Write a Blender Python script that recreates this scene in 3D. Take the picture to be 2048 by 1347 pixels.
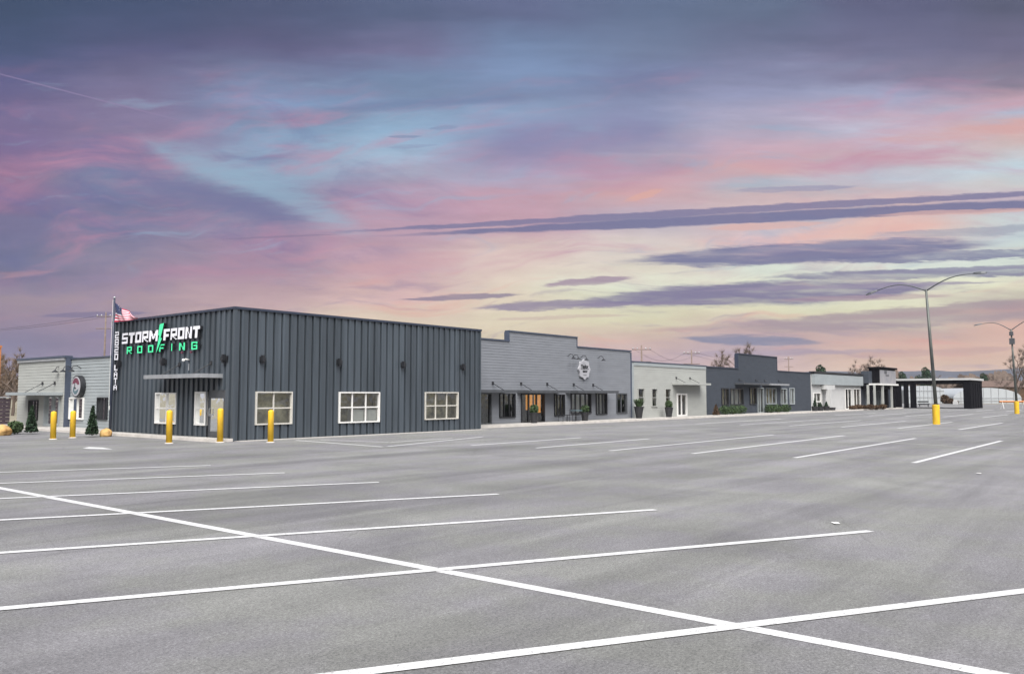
import bpy, bmesh, math, random
from mathutils import Vector, noise as mnoise
random.seed(7)
sc = bpy.context.scene
for o in list(bpy.data.objects): bpy.data.objects.remove(o)
C = sc.collection
# ------------------------------------------------------------------ camera
F, YH, H = 1640.0, 790.0, 1.9
PITCH = math.atan((YH - 673.5) / F); AZ = math.radians(39.2)
cam = bpy.data.objects.new('camera', bpy.data.cameras.new('camera')); C.objects.link(cam)
cam.location = (0, 0, H)
cam.rotation_euler = (math.pi/2 + PITCH, 0, AZ - math.pi/2)
cam.data.sensor_width = 36; cam.data.lens = F / 2048 * 36
cam.data.clip_end = 8000; cam.data.clip_start = 0.05
sc.camera = cam
EXPO = 2.4
SKY_GAIN = 1.0 / 2**EXPO
sc.view_settings.view_transform = 'Standard'; sc.view_settings.look = 'None'
sc.view_settings.exposure = EXPO; sc.view_settings.gamma = 1
sc.render.engine = 'CYCLES'
sc.render.resolution_x, sc.render.resolution_y = 1024, 673
# sun: a veiled, very broad light behind the viewer
sun = bpy.data.objects.new('sun', bpy.data.lights.new('sun', 'SUN')); C.objects.link(sun)
sun.data.energy = 1.5; sun.data.angle = math.radians(60); sun.data.color = (1.0, .97, .94)
sv = Vector((-math.cos(math.radians(52))*math.cos(math.radians(46)), -math.cos(math.radians(52))*math.sin(math.radians(46)), math.sin(math.radians(52))))
sun.rotation_euler = sv.to_track_quat('Z', 'Y').to_euler()

def lin(c):
    return tuple(((v/255)/12.92 if v/255 <= .04045 else (((v/255)+.055)/1.055)**2.4) for v in c)

# ------------------------------------------------------------------ world: sunset sky by azimuth / elevation
W = bpy.data.worlds.new('World'); sc.world = W; W.use_nodes = True
nt = W.node_tree; nt.nodes.clear(); N = nt.nodes; L = nt.links
def setin(sock, v):
    if hasattr(v, 'is_output') or isinstance(v, bpy.types.NodeSocket): L.new(v, sock)
    else: sock.default_value = v
def M(op, a, b=0.0, c=0.0, clamp=False):
    n = N.new('ShaderNodeMath'); n.operation = op; n.use_clamp = clamp
    setin(n.inputs[0], a); setin(n.inputs[1], b); setin(n.inputs[2], c); return n.outputs[0]
def VD(v, vec):
    n = N.new('ShaderNodeVectorMath'); n.operation = 'DOT_PRODUCT'; L.new(v, n.inputs[0]); n.inputs[1].default_value = vec; return n.outputs['Value']
def MIX(f, a, b):
    n = N.new('ShaderNodeMix'); n.data_type = 'RGBA'
    setin(n.inputs[0], f)
    for s, v in ((n.inputs[6], a), (n.inputs[7], b)):
        if isinstance(v, tuple): s.default_value = (*v[:3], 1)
        else: L.new(v, s)
    return n.outputs[2]
def SM(x, a, b):      # smoothstep a..b
    n = N.new('ShaderNodeMapRange'); n.interpolation_type = 'SMOOTHSTEP'
    setin(n.inputs[0], x); n.inputs[1].default_value = a; n.inputs[2].default_value = b
    n.inputs[3].default_value = 0; n.inputs[4].default_value = 1; return n.outputs[0]
tc = N.new('ShaderNodeTexCoord'); D = tc.outputs['Generated']
dr = VD(D, (math.sin(AZ), -math.cos(AZ), 0)); df = VD(D, (math.cos(AZ), math.sin(AZ), 0)); dz = VD(D, (0, 0, 1))
dfm = M('MAXIMUM', df, .3)
PX = M('ADD', M('MULTIPLY', M('DIVIDE', dr, dfm), F), 1024.0)
PY = M('SUBTRACT', YH, M('MULTIPLY', M('DIVIDE', dz, dfm), F*1.003))
def NOISE(sx, sy, scale, detail=4, rough=.55, seed=0.0, dist=0.0):
    cb = N.new('ShaderNodeCombineXYZ'); L.new(M('MULTIPLY', PX, sx), cb.inputs[0]); L.new(M('MULTIPLY', PY, sy), cb.inputs[1]); cb.inputs[2].default_value = seed
    n = N.new('ShaderNodeTexNoise'); L.new(cb.outputs[0], n.inputs['Vector']); n.inputs['Scale'].default_value = scale
    n.inputs['Detail'].default_value = detail; n.inputs['Roughness'].default_value = rough; n.inputs['Distortion'].default_value = dist
    return M('SUBTRACT', n.outputs[0], .5)
nA = NOISE(.0022, .010, 1.0, 5, .6, 1.3, .3)     # broad warp
nB = NOISE(.006, .045, 1.0, 6, .62, 5.1, .2)      # streaky warp
nC = NOISE(.0025, .0035, 1.0, 3, .5, 9.7, .5)
nE = NOISE(.014, .11, 1.0, 7, .72, 3.3)           # ragged cloud edges
nH = NOISE(.0045, .055, 1.0, 5, .6, 44.0, .3)
nHm = SM(nH, -.17, .06)
# cloud layers rise gently to the right
WY = M('ADD', PY, M('ADD', M('MULTIPLY', nA, 85), M('MULTIPLY', nB, 34)))
WX = M('ADD', PX, M('ADD', M('MULTIPLY', nC, 260), M('MULTIPLY', nB, 120)))
cols = [
 (0, [(0,60,78,110),(90,72,86,125),(150,92,92,138),(220,115,103,145),(290,120,103,148),(345,146,112,148),(400,138,108,146),(440,115,110,148),(510,106,110,146),(560,122,117,148),(592,152,136,150),(635,146,127,150),(685,126,120,152),(740,135,125,155),(790,150,140,160)]),
 (256, [(0,66,81,116),(90,88,90,130),(140,108,105,142),(200,128,118,155),(270,135,122,158),(312,143,122,158),(350,120,138,170),(400,110,116,154),(450,116,117,154),(500,138,130,155),(560,148,131,157),(600,165,142,155),(640,160,140,160),(700,140,125,155),(790,150,140,160)]),
 (512, [(0,76,86,120),(70,92,92,130),(130,112,122,158),(185,122,150,190),(215,115,135,170),(250,130,160,193),(310,140,168,196),(350,140,165,192),(395,125,128,162),(430,140,135,165),(480,160,135,165),(540,165,138,158),(600,190,160,165),(650,205,175,170),(790,190,170,175)]),
 (768, [(0,85,98,132),(80,112,112,150),(130,110,132,168),(190,118,140,175),(250,138,172,203),(300,155,180,206),(340,165,165,190),(400,187,150,175),(450,184,150,172),(500,190,155,172),(560,205,170,172),(590,220,185,178),(620,220,198,178),(660,216,198,175),(790,205,188,178)]),
 (1024, [(0,95,105,142),(60,108,130,168),(130,120,145,185),(170,118,135,172),(215,135,160,195),(270,138,146,183),(310,150,142,176),(350,170,168,196),(385,195,155,173),(430,196,156,172),(470,198,168,178),(500,216,190,185),(560,224,206,190),(640,220,208,180),(700,214,196,168),(790,205,185,175)]),
 (1280, [(0,95,112,145),(80,110,125,158),(130,113,123,163),(170,122,132,169),(230,140,150,185),(270,150,148,181),(300,165,158,182),(340,184,152,175),(385,207,162,166),(425,182,172,190),(480,214,200,198),(540,222,215,197),(570,225,230,207),(640,216,210,176),(680,207,178,166),(720,192,164,170),(790,190,170,178)]),
 (1536, [(0,95,110,140),(60,100,108,140),(120,125,130,165),(180,145,150,185),(250,175,168,193),(300,198,165,182),(340,208,166,170),(372,172,182,198),(400,203,178,182),(460,217,192,195),(490,228,182,180),(530,215,225,212),(560,225,230,207),(620,222,218,184),(660,198,168,165),(700,184,164,176),(740,206,172,162),(790,200,172,170)]),
 (1792, [(0,95,98,132),(80,110,111,145),(130,130,128,160),(170,158,163,195),(220,192,170,190),(262,192,192,213),(300,200,172,180),(350,185,192,206),(390,208,182,185),(440,222,186,178),(480,222,197,187),(520,215,225,215),(560,228,230,205),(620,222,220,187),(650,192,167,162),(680,212,172,157),(730,218,186,162),(790,200,172,162)]),
 (2048, [(0,88,92,118),(80,110,107,138),(140,132,124,146),(182,194,160,176),(212,178,184,206),(242,210,165,163),(280,205,184,184),(330,193,215,226),(370,207,205,205),(400,195,175,190),(440,200,217,217),(480,190,205,210),(530,215,225,210),(570,228,228,195),(602,172,156,156),(640,216,172,157),(690,218,180,158),(740,215,180,156),(790,200,175,165)]),
]
fy = M('DIVIDE', WY, 790.0, clamp=True)
res = None
for i, (cx, st) in enumerate(cols):
    r = N.new('ShaderNodeValToRGB'); r.color_ramp.interpolation = 'EASE' if False else 'LINEAR'
    e = r.color_ramp.elements
    for k, s in enumerate(st):
        el = e[k] if k < 2 else e.new(s[0]/790)
        if k < 2: el.position = s[0]/790
        el.color = (*lin(s[1:]), 1)
    L.new(fy, r.inputs[0])
    if res is None: res = r.outputs[0]
    else:
        f = SM(WX, cols[i-1][0], cx)
        res = MIX(f, res, r.outputs[0])
# fine luminous variation
nF = NOISE(.004, .03, 1.0, 7, .68, 21.0, .4)
nG = NOISE(.010, .022, 1.0, 5, .6, 27.0, .8)
vv = M('ADD', 1.0, M('ADD', M('MULTIPLY', nF, .34), M('MULTIPLY', nG, .16)))
hs = N.new('ShaderNodeHueSaturation'); L.new(res, hs.inputs['Color']); L.new(vv, hs.inputs['Value']); hs.inputs['Saturation'].default_value = .91
res = hs.outputs[0]
def WISP(kx, ky, slope, lo, hi, seed, dist=.6):
    cb = N.new('ShaderNodeCombineXYZ'); L.new(M('MULTIPLY', WXs, kx), cb.inputs[0])
    L.new(M('MULTIPLY', M('ADD', M('ADD', PY, M('MULTIPLY', nC, 150)), M('MULTIPLY', PX, slope)), ky), cb.inputs[1]); cb.inputs[2].default_value = seed
    n = N.new('ShaderNodeTexNoise'); L.new(cb.outputs[0], n.inputs['Vector']); n.inputs['Scale'].default_value = 1; n.inputs['Detail'].default_value = 8; n.inputs['Roughness'].default_value = .62; n.inputs['Distortion'].default_value = dist
    return SM(n.outputs[0], lo, hi)
WXs = M('ADD', PX, M('MULTIPLY', nC, 120))
upper = M('MULTIPLY', SM(PY, 60, 240), M('SUBTRACT', 1.0, SM(PY, 480, 640)))
lowm = SM(PY, 420, 600)
leftm = M('SUBTRACT', 1.0, SM(PX, 500, 1100))
res = MIX(M('MULTIPLY', M('MULTIPLY', WISP(.0032, .009, -.22, .46, .72, 66.0, .8), upper), M('MULTIPLY', leftm, .60)), res, lin((104, 106, 152)))
res = MIX(M('MULTIPLY', M('MULTIPLY', WISP(.0030, .012, .16, .46, .78, 67.0, .7), upper), .62), res, lin((196, 140, 166)))
res = MIX(M('MULTIPLY', M('MULTIPLY', WISP(.0032, .016, .13, .55, .72, 71.0, .8), upper), .45), res, lin((150, 176, 202)))
res = MIX(M('MULTIPLY', M('MULTIPLY', WISP(.0035, .030, .06, .54, .66, 73.0, .4), lowm), .45), res, lin((150, 134, 162)))
res = MIX(M('MULTIPLY', M('MULTIPLY', WISP(.0030, .024, .10, .55, .70, 79.0, .4), lowm), .35), res, lin((226, 160, 152)))
# individual cloud bands: x0,y0,x1,y1, half thickness, colour, opacity, raggedness
SOFT = {0,1,2,3,4,5,6,7,9,21,24,27}
BANDS = [
 (200,240,800,490,24,(150,180,202),.62,12),
 (170,318,680,462,20,(114,117,156),.80,8),
 (560,210,1120,178,9,(110,128,165),.55,5),
 (930,290,1400,235,34,(133,130,170),.55,12),
 (1180,392,1700,300,16,(208,164,172),.50,8),
 (1500,330,2200,150,13,(202,164,180),.55,7),
 (1700,275,2200,235,11,(212,166,166),.6,7),
 (1500,482,1960,436,13,(232,184,174),.65,7),
 (1240,400,1345,368,6,(222,172,160),.7,3),
 (640,540,980,505,16,(206,164,170),.6,8),
 (420,474,2600,352,6,(122,120,156),.85,2.5),
 (560,478,2700,372,9,(112,114,152),.9,2.5),
 (1150,526,2100,478,17,(116,118,154),.93,5),
 (1560,520,2300,496,8,(118,120,155),.85,5),
 (1690,470,2300,445,8,(150,155,175),.6,6),
 (1420,556,2500,526,9,(122,120,152),.85,5),
 (760,598,1080,588,4.5,(140,128,150),.85,3),
 (900,617,1340,602,8,(138,127,155),.85,5),
 (1080,604,1990,566,20,(124,118,152),.95,5),
 (1060,572,1290,552,7,(160,138,160),.85,4),
 (1300,582,2100,560,3.5,(150,140,165),.7,2.5),
 (1380,505,2000,468,5,(150,148,172),.6,2.5),
 (1640,548,2300,520,4,(140,138,164),.7,2.5),
 (1500,600,1960,588,5,(170,140,155),.5,2.5),
 (1600,640,2300,600,5,(205,160,152),.6,2.5),
 (1060,612,1500,600,3,(140,130,158),.7,2.5),
 (940,640,1300,628,3,(196,172,165),.5,2.5),
 (1250,662,1700,640,4,(176,156,160),.5,2.5),
 (1700,428,2200,408,4,(214,176,172),.7,2.5),
 (1380,455,1700,440,6,(222,178,170),.6,2.5),
 (1330,668,2500,582,17,(165,148,156),.8,7),
 (1320,674,1690,684,9,(112,124,156),.75,4),
 (1250,708,1900,700,5,(160,146,166),.5,5),
 (1640,716,2100,690,7,(192,158,155),.6,5),
 (1440,378,1760,366,4.5,(150,150,178),.7,3),
 (40,632,330,624,4.5,(118,112,146),.7,2.5),
 (100,676,460,650,10,(130,122,156),.5,4),
 (380,477,720,462,1.6,(135,120,150),.6,1),
 (845,247,925,240,3.5,(118,138,172),.5,3),
 (760,263,850,262,2.5,(128,146,178),.7,2),
 (755,284,890,280,3,(140,150,182),.45,3),
 (-260,70,470,262,1.3,(146,132,168),.6,.35),
]
for k, (x0, y0, x1, y1, ht, col, op, rag) in enumerate(BANDS):
    t = M('DIVIDE', M('SUBTRACT', PX, float(x0)), float(x1-x0), clamp=True)
    inx = M('MULTIPLY', SM(t, 0, .38), M('SUBTRACT', 1.0, SM(t, .62, 1.0)))
    line = M('ADD', float(y0), M('MULTIPLY', t, float(y1-y0)))
    d = M('ABSOLUTE', M('ADD', M('SUBTRACT', PY, line), M('ADD', M('MULTIPLY', nA, rag*3.0), M('MULTIPLY', nE, rag*5.0))))
    th = M('MULTIPLY', inx, float(ht)*1.15)
    broad = k in SOFT
    soft = ht*1.9 if broad else max(1.5, ht*.6)
    m = SM(M('DIVIDE', M('SUBTRACT', M('ADD', th, soft*.5), d), soft), 0, 1)
    m = M('MULTIPLY', M('MULTIPLY', m, SM(inx, 0, .5)), op)
    if rag >= 2.6: m = M('MULTIPLY', m, M('ADD', M('MULTIPLY', nHm, .42), .58))
    res = MIX(m, res, lin(col))
# away from the sunset, unseen pale sky is added for neutral ambient and reflections
side = SM(df, .62, .25)
hgt = SM(dz, 0.0, .7)
plain = MIX(hgt, lin((196,194,200)), lin((150,160,185)))
res = MIX(side, res, plain)
up = SM(dz, .46, .72)
res = MIX(up, res, lin((128,140,172)))
bg = N.new('ShaderNodeBackground'); L.new(res, bg.inputs[0]); bg.inputs[1].default_value = SKY_GAIN
wo = N.new('ShaderNodeOutputWorld'); L.new(bg.outputs[0], wo.inputs[0])

# ------------------------------------------------------------------ pixel -> real surfaces of the place (measuring aid)
_fh = Vector((math.cos(AZ), math.sin(AZ), 0)); _r = Vector((math.sin(AZ), -math.cos(AZ), 0)); _z = Vector((0, 0, 1))
_fw = _fh*math.cos(PITCH) + _z*math.sin(PITCH); _u = _z*math.cos(PITCH) - _fh*math.sin(PITCH)
def _ray(px, py): return _fw + _r*((px-1024)/F) - _u*((py-673.5)/F)
def on_ground(px, py, z=0.0):
    d = _ray(px, py); return Vector((0, 0, H)) + d*((z-H)/d.z)
def on_front(px, py, Y=33.0):
    d = _ray(px, py); return Vector((0, 0, H)) + d*(Y/d.y)
def on_side(px, py, X=19.17):
    d = _ray(px, py); return Vector((0, 0, H)) + d*(X/d.x)
def at_depth(px, py, dep):
    return Vector((0, 0, H)) + _ray(px, py)*dep

# ------------------------------------------------------------------ materials
def mat(name, col, rough=.7, metal=0.0, spec=.4, var=.12, vscale=3.0, bump=0.0, bscale=40.0, stretch=(1,1,1), col2=None, detail=6, emit=None):
    m = bpy.data.materials.new(name); m.use_nodes = True; t = m.node_tree; n = t.nodes; l = t.links
    b = n['Principled BSDF']; b.inputs['Roughness'].default_value = rough; b.inputs['Metallic'].default_value = metal
    b.inputs['Specular IOR Level'].default_value = spec
    tcn = n.new('ShaderNodeTexCoord'); mp = n.new('ShaderNodeMapping'); mp.inputs['Scale'].default_value = stretch
    l.new(tcn.outputs['Object'], mp.inputs[0])
    nz = n.new('ShaderNodeTexNoise'); nz.inputs['Scale'].default_value = vscale; nz.inputs['Detail'].default_value = detail; nz.inputs['Roughness'].default_value = .6
    l.new(mp.outputs[0], nz.inputs['Vector'])
    rp = n.new('ShaderNodeValToRGB'); e = rp.color_ramp.elements
    c2 = col2 or tuple(min(1, v*(1+var)) for v in col); c1 = tuple(v*(1-var) for v in col) if not col2 else col
    e[0].position = .3; e[0].color = (*c1, 1); e[1].position = .7; e[1].color = (*c2, 1)
    l.new(nz.outputs[0], rp.inputs[0]); l.new(rp.outputs[0], b.inputs['Base Color'])
    if bump:
        n2 = n.new('ShaderNodeTexNoise'); n2.inputs['Scale'].default_value = bscale; n2.inputs['Detail'].default_value = 4; l.new(mp.outputs[0], n2.inputs['Vector'])
        bp = n.new('ShaderNodeBump'); bp.inputs['Strength'].default_value = bump; bp.inputs['Distance'].default_value = .02
        l.new(n2.outputs[0], bp.inputs['Height']); l.new(bp.outputs[0], b.inputs['Normal'])
    if emit:
        b.inputs['Emission Color'].default_value = (*emit[0], 1); b.inputs['Emission Strength'].default_value = emit[1]
    return m
def glass_mat(name, tint, refl=.35, lo=.0):
    m = bpy.data.materials.new(name); m.use_nodes = True; t = m.node_tree; n = t.nodes; l = t.links
    n.remove(n['Principled BSDF'])
    tr = n.new('ShaderNodeBsdfTransparent'); tr.inputs[0].default_value = (*tint, 1)
    gl = n.new('ShaderNodeBsdfGlossy'); gl.inputs['Roughness'].default_value = .03; gl.inputs[0].default_value = (.95, .97, .97, 1)
    tcn = n.new('ShaderNodeTexCoord'); nz = n.new('ShaderNodeTexNoise'); nz.inputs['Scale'].default_value = 1.3; nz.inputs['Detail'].default_value = 2
    l.new(tcn.outputs['Object'], nz.inputs['Vector']); bp = n.new('ShaderNodeBump'); bp.inputs['Strength'].default_value = .25; bp.inputs['Distance'].default_value = .05
    l.new(nz.outputs[0], bp.inputs['Height']); l.new(bp.outputs[0], gl.inputs['Normal'])
    fr = n.new('ShaderNodeLayerWeight'); fr.inputs[0].default_value = .25
    ma = n.new('ShaderNodeMath'); ma.operation = 'MULTIPLY_ADD'; l.new(fr.outputs['Fresnel'], ma.inputs[0]); ma.inputs[1].default_value = 1 - refl; ma.inputs[2].default_value = refl; ma.use_clamp = True
    mx = n.new('ShaderNodeMixShader'); l.new(ma.outputs[0], mx.inputs[0]); l.new(tr.outputs[0], mx.inputs[1]); l.new(gl.outputs[0], mx.inputs[2])
    l.new(mx.outputs[0], n['Material Output'].inputs[0]); return m

MT = {}
MT['steel'] = mat('charcoal_metal_siding', (.062, .076, .090), .36, 0.15, .6, .34, 1.4, stretch=(1, 1, .08), bump=.08, bscale=3)
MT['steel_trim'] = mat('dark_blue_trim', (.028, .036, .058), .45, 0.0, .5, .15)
MT['steel_groove_shade'] = mat('siding_groove_shade', (.016, .019, .024), .5, 0.0, .4, .15)  # darker copy of the siding colour, paints shade into the rib grooves
MT['grey_siding'] = mat('grey_lap_siding', (.178, .188, .205), .75, 0, .3, .08, .7, stretch=(1, 1, 4))
MT['grey_trim'] = mat('slate_trim', (.055, .068, .098), .5, 0, .4, .12)
MT['pale_siding'] = mat('pale_sage_siding', (.325, .332, .31), .8, 0, .3, .07, .6, stretch=(1, 1, 4))
MT['pale_blue_siding'] = mat('pale_grey_siding', (.27, .295, .30), .8, 0, .3, .08, .8, stretch=(1, 1, 4))
MT['dark_siding'] = mat('charcoal_lap_siding', (.045, .053, .066), .7, 0, .3, .12, .8, stretch=(1, 1, 4))
MT['cream'] = mat('cream_stucco', (.44, .44, .43), .85, 0, .2, .06, 1.2, bump=.1)
MT['roofing'] = mat('flat_roof_membrane', (.18, .18, .18), .9, 0, .2, .15)
MT['white'] = mat('white_paint', (.66, .65, .62), .55, 0, .4, .05)
MT['offwhite'] = mat('almond_frame_paint', (.50, .48, .43), .55, 0, .4, .06)
MT['black'] = mat('black_metal', (.015, .016, .019), .45, 0, .5, .2)
MT['dkgrey'] = mat('dark_grey_metal', (.07, .075, .082), .45, .2, .5, .15)
MT['alu'] = mat('weathered_aluminium', (.34, .35, .36), .45, .4, .5, .15)
MT['yellow'] = mat('safety_yellow_paint', (.50, .30, .03), .6, 0, .35, .12, 5.0, stretch=(1, 1, .35), col2=(.74, .46, .012), detail=9)
MT['concrete'] = mat('sidewalk_concrete', (.36, .345, .32), .9, 0, .2, .14, 1.5, bump=.2, bscale=60)
MT['kerb'] = mat('kerb_concrete', (.50, .47, .43), .9, 0, .2, .16, 1.5)
MT['inside'] = mat('window_reflection_blotches', (.02, .018, .01), .9, 0, .2, .1, 1.7, col2=(.62, .56, .38), detail=7)  # blotches paint varied window reflections onto the panel behind the glass
MT['inside_green'] = mat('room_interior_dim', (.02, .03, .02), .9, 0, .2, .1, 2.6, col2=(.32, .34, .27), detail=4)
MT['inside_dark'] = mat('room_interior_dark', (.012, .013, .016), .9, 0, .2, .3, 2.0)
MT['blind'] = mat('white_blind', (.42, .43, .43), .7, 0, .3, .04)
MT['glass'] = glass_mat('clear_glass', (.85, .88, .86), .13)
MT['glass_dark'] = glass_mat('tinted_glass', (.30, .33, .34), .12)
MT['amber'] = mat('lit_amber_interior', (.5, .22, .05), .8, 0, .2, .25, 3, emit=((1.0, .42, .09), .10))
MT['sign_white'] = mat('sign_white_acrylic', (.72, .72, .76), .4, 0, .4, .03)
MT['sign_green'] = mat('sign_green_acrylic', (.05, .62, .28), .35, 0, .4, .06, emit=((.08, 1.0, .42), .05))
MT['badge'] = mat('badge_sign_paint', (.36, .36, .38), .5, 0, .3, .05)
MT['matt_black'] = mat('matt_black_cladding', (.006, .006, .008), .8, 0, .08, .3)
MT['panelgrey'] = mat('grey_sign_panel', (.20, .205, .225), .6, 0, .3, .12, 1.0, col2=(.30, .29, .29))
MT['red'] = mat('maroon_paint', (.14, .035, .06), .5, 0, .4, .1)
MT['bark'] = mat('bark', (.11, .085, .07), .95, 0, .1, .3, 6)
MT['twig'] = mat('bare_twigs', (.16, .125, .105), .95, 0, .1, .3, 3)
MT['twig_tan'] = mat('bare_tan_twigs', (.17, .125, .09), .95, 0, .1, .35, 1)
MT['leaf'] = mat('evergreen_foliage', (.022, .042, .022), .8, 0, .2, .4, 4)
MT['leaf2'] = mat('shrub_foliage', (.05, .08, .035), .8, 0, .2, .5, 6)
MT['drybush'] = mat('dry_foliage', (.085, .055, .035), .9, 0, .1, .4, 4)
MT['pot'] = mat('black_planter', (.022, .022, .024), .5, 0, .4, .15)
MT['stone'] = mat('tan_boulder', (.52, .36, .14), .8, 0, .3, .1, 3, col2=(.34, .17, .06), bump=.5, bscale=8)
MT['orange'] = mat('orange_paint', (.42, .16, .05), .6, 0, .3, .15)
MT['wood'] = mat('dark_wood', (.055, .042, .05), .85, 0, .2, .3, 2, stretch=(1, 1, 8))
MT['brownroof'] = mat('brown_roof', (.12, .085, .07), .85, 0, .2, .2)
MT['greenhouse'] = mat('white_greenhouse_cover', (.33, .35, .36), .6, 0, .3, .05)
MT['teal'] = mat('blue_green_metal', (.10, .16, .18), .5, .2, .4, .1)
MT['galv'] = mat('galvanised_steel_pole', (.035, .045, .05), .5, .3, .5, .3, .35, stretch=(1, 1, 1), col2=(.17, .175, .15))

# asphalt
def asphalt():
    m = bpy.data.materials.new('aged_asphalt'); m.use_nodes = True; t = m.node_tree; n = t.nodes; l = t.links
    b = n['Principled BSDF']; b.inputs['Roughness'].default_value = .82; b.inputs['Specular IOR Level'].default_value = .35
    g = n.new('ShaderNodeNewGeometry')
    def nz(scale, detail, stretch=(1, 1, 1), rot=0.0, dist=0.0, rough=.6):
        mp = n.new('ShaderNodeMapping'); mp.inputs['Scale'].default_value = stretch; mp.inputs['Rotation'].default_value = (0, 0, rot)
        l.new(g.outputs['Position'], mp.inputs[0])
        q = n.new('ShaderNodeTexNoise'); q.inputs['Scale'].default_value = scale; q.inputs['Detail'].default_value = detail; q.inputs['Distortion'].default_value = dist; q.inputs['Roughness'].default_value = rough
        l.new(mp.outputs[0], q.inputs['Vector']); return q.outputs[0]
    def ramp(x, a, b_, c0, c1):
        r = n.new('ShaderNodeMapRange'); l.new(x, r.inputs[0]); r.inputs[1].default_value = a; r.inputs[2].default_value = b_; r.inputs[3].default_value = c0; r.inputs[4].default_value = c1; return r.outputs[0]
    def mul(a, b_):
        q = n.new('ShaderNodeMath'); q.operation = 'MULTIPLY'
        for s, v in ((q.inputs[0], a), (q.inputs[1], b_)):
            if isinstance(v, float): s.default_value = v
            else: l.new(v, s)
        return q.outputs[0]
    big = ramp(nz(.30, 5, dist=.8), .34, .66, .84, 1.12)
    streak = ramp(nz(.6, 5, (.05, 1, 1), -.02, .5), .38, .66, 1.10, .80)
    streak2 = ramp(nz(.9, 4, (.06, 1, 1), .55, .8), .5, .68, 1.0, .84)
    scuff = ramp(nz(.55, 6, (.10, 1.6, 1), .35, 1.6, .7), .635, .66, 1.0, 1.10)
    mid = ramp(nz(6, 4), .3, .7, .94, 1.06)
    grit = ramp(nz(42, 4, rough=.9), .32, .68, .40, 1.60)
    fine = mul(ramp(nz(170, 2), .3, .7, .72, 1.28), ramp(nz(16, 3), .35, .65, .90, 1.10))
    v = mul(mul(mul(big, streak), mul(streak2, scuff)), mul(mul(mid, grit), fine))
    tint = n.new('ShaderNodeMix'); tint.data_type = 'RGBA'; l.new(ramp(nz(.5, 3), .42, .58, 0, 1), tint.inputs[0])
    tint.inputs[6].default_value = (.190, .191, .178, 1); tint.inputs[7].default_value = (.186, .182, .186, 1)
    vm = n.new('ShaderNodeVectorMath'); vm.operation = 'SCALE'; l.new(tint.outputs[2], vm.inputs[0]); l.new(v, vm.inputs['Scale'])
    l.new(vm.outputs[0], b.inputs['Base Color'])
    vo = n.new('ShaderNodeTexVoronoi'); vo.feature = 'DISTANCE_TO_EDGE'; vo.inputs['Scale'].default_value = .16
    w3 = n.new('ShaderNodeTexNoise'); w3.inputs['Scale'].default_value = .9; w3.inputs['Detail'].default_value = 6; l.new(g.outputs['Position'], w3.inputs['Vector'])
    va = n.new('ShaderNodeVectorMath'); va.operation = 'MULTIPLY_ADD'; l.new(w3.outputs['Color'], va.inputs[0]); va.inputs[1].default_value = (.5, .5, 0); l.new(g.outputs['Position'], va.inputs[2]); l.new(va.outputs[0], vo.inputs['Vector'])
    crk = ramp(vo.outputs['Distance'], .0004, .0022, .82, 1.0); msk = ramp(nz(.11, 2), .5, .56, 1.0, 0.0)
    cm = n.new('ShaderNodeMath'); cm.operation = 'MAXIMUM'; l.new(crk, cm.inputs[0]); l.new(msk, cm.inputs[1])
    spot = ramp(nz(1.7, 3), .70, .74, 1.0, .86)
    v2 = mul(mul(v, cm.outputs[0]), spot); l.new(v2, vm.inputs['Scale'])
    bp = n.new('ShaderNodeBump'); bp.inputs['Strength'].default_value = .5; bp.inputs['Distance'].default_value = .006
    l.new(grit, bp.inputs['Height']); l.new(bp.outputs[0], b.inputs['Normal'])
    return m
MT['asphalt'] = asphalt()
def line_paint():
    m = bpy.data.materials.new('white_road_paint'); m.use_nodes = True; t = m.node_tree; n = t.nodes; l = t.links
    b = n['Principled BSDF']; b.inputs['Roughness'].default_value = .6
    g = n.new('ShaderNodeNewGeometry'); q = n.new('ShaderNodeTexNoise'); q.inputs['Scale'].default_value = 30; q.inputs['Detail'].default_value = 9; q.inputs['Roughness'].default_value = .75
    l.new(g.outputs['Position'], q.inputs['Vector'])
    r = n.new('ShaderNodeValToRGB'); e = r.color_ramp.elements; e[0].position = .36; e[0].color = (.20, .20, .19, 1); e[1].position = .47; e[1].color = (.58, .58, .57, 1)
    l.new(q.outputs[0], r.inputs[0]); l.new(r.outputs[0], b.inputs['Base Color']); return m
MT['paint'] = line_paint()
MT['paint_old'] = mat('faded_road_paint', (.30, .30, .29), .8, 0, .2, .3, 8, col2=(.52, .52, .50))
MT['soil'] = mat('winter_ground', (.16, .15, .11), .95, 0, .1, .3, .05, col2=(.28, .25, .19))
MT['hill'] = mat('wooded_hill', (.06, .066, .082), .95, 0, .1, .25, .02)

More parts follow.
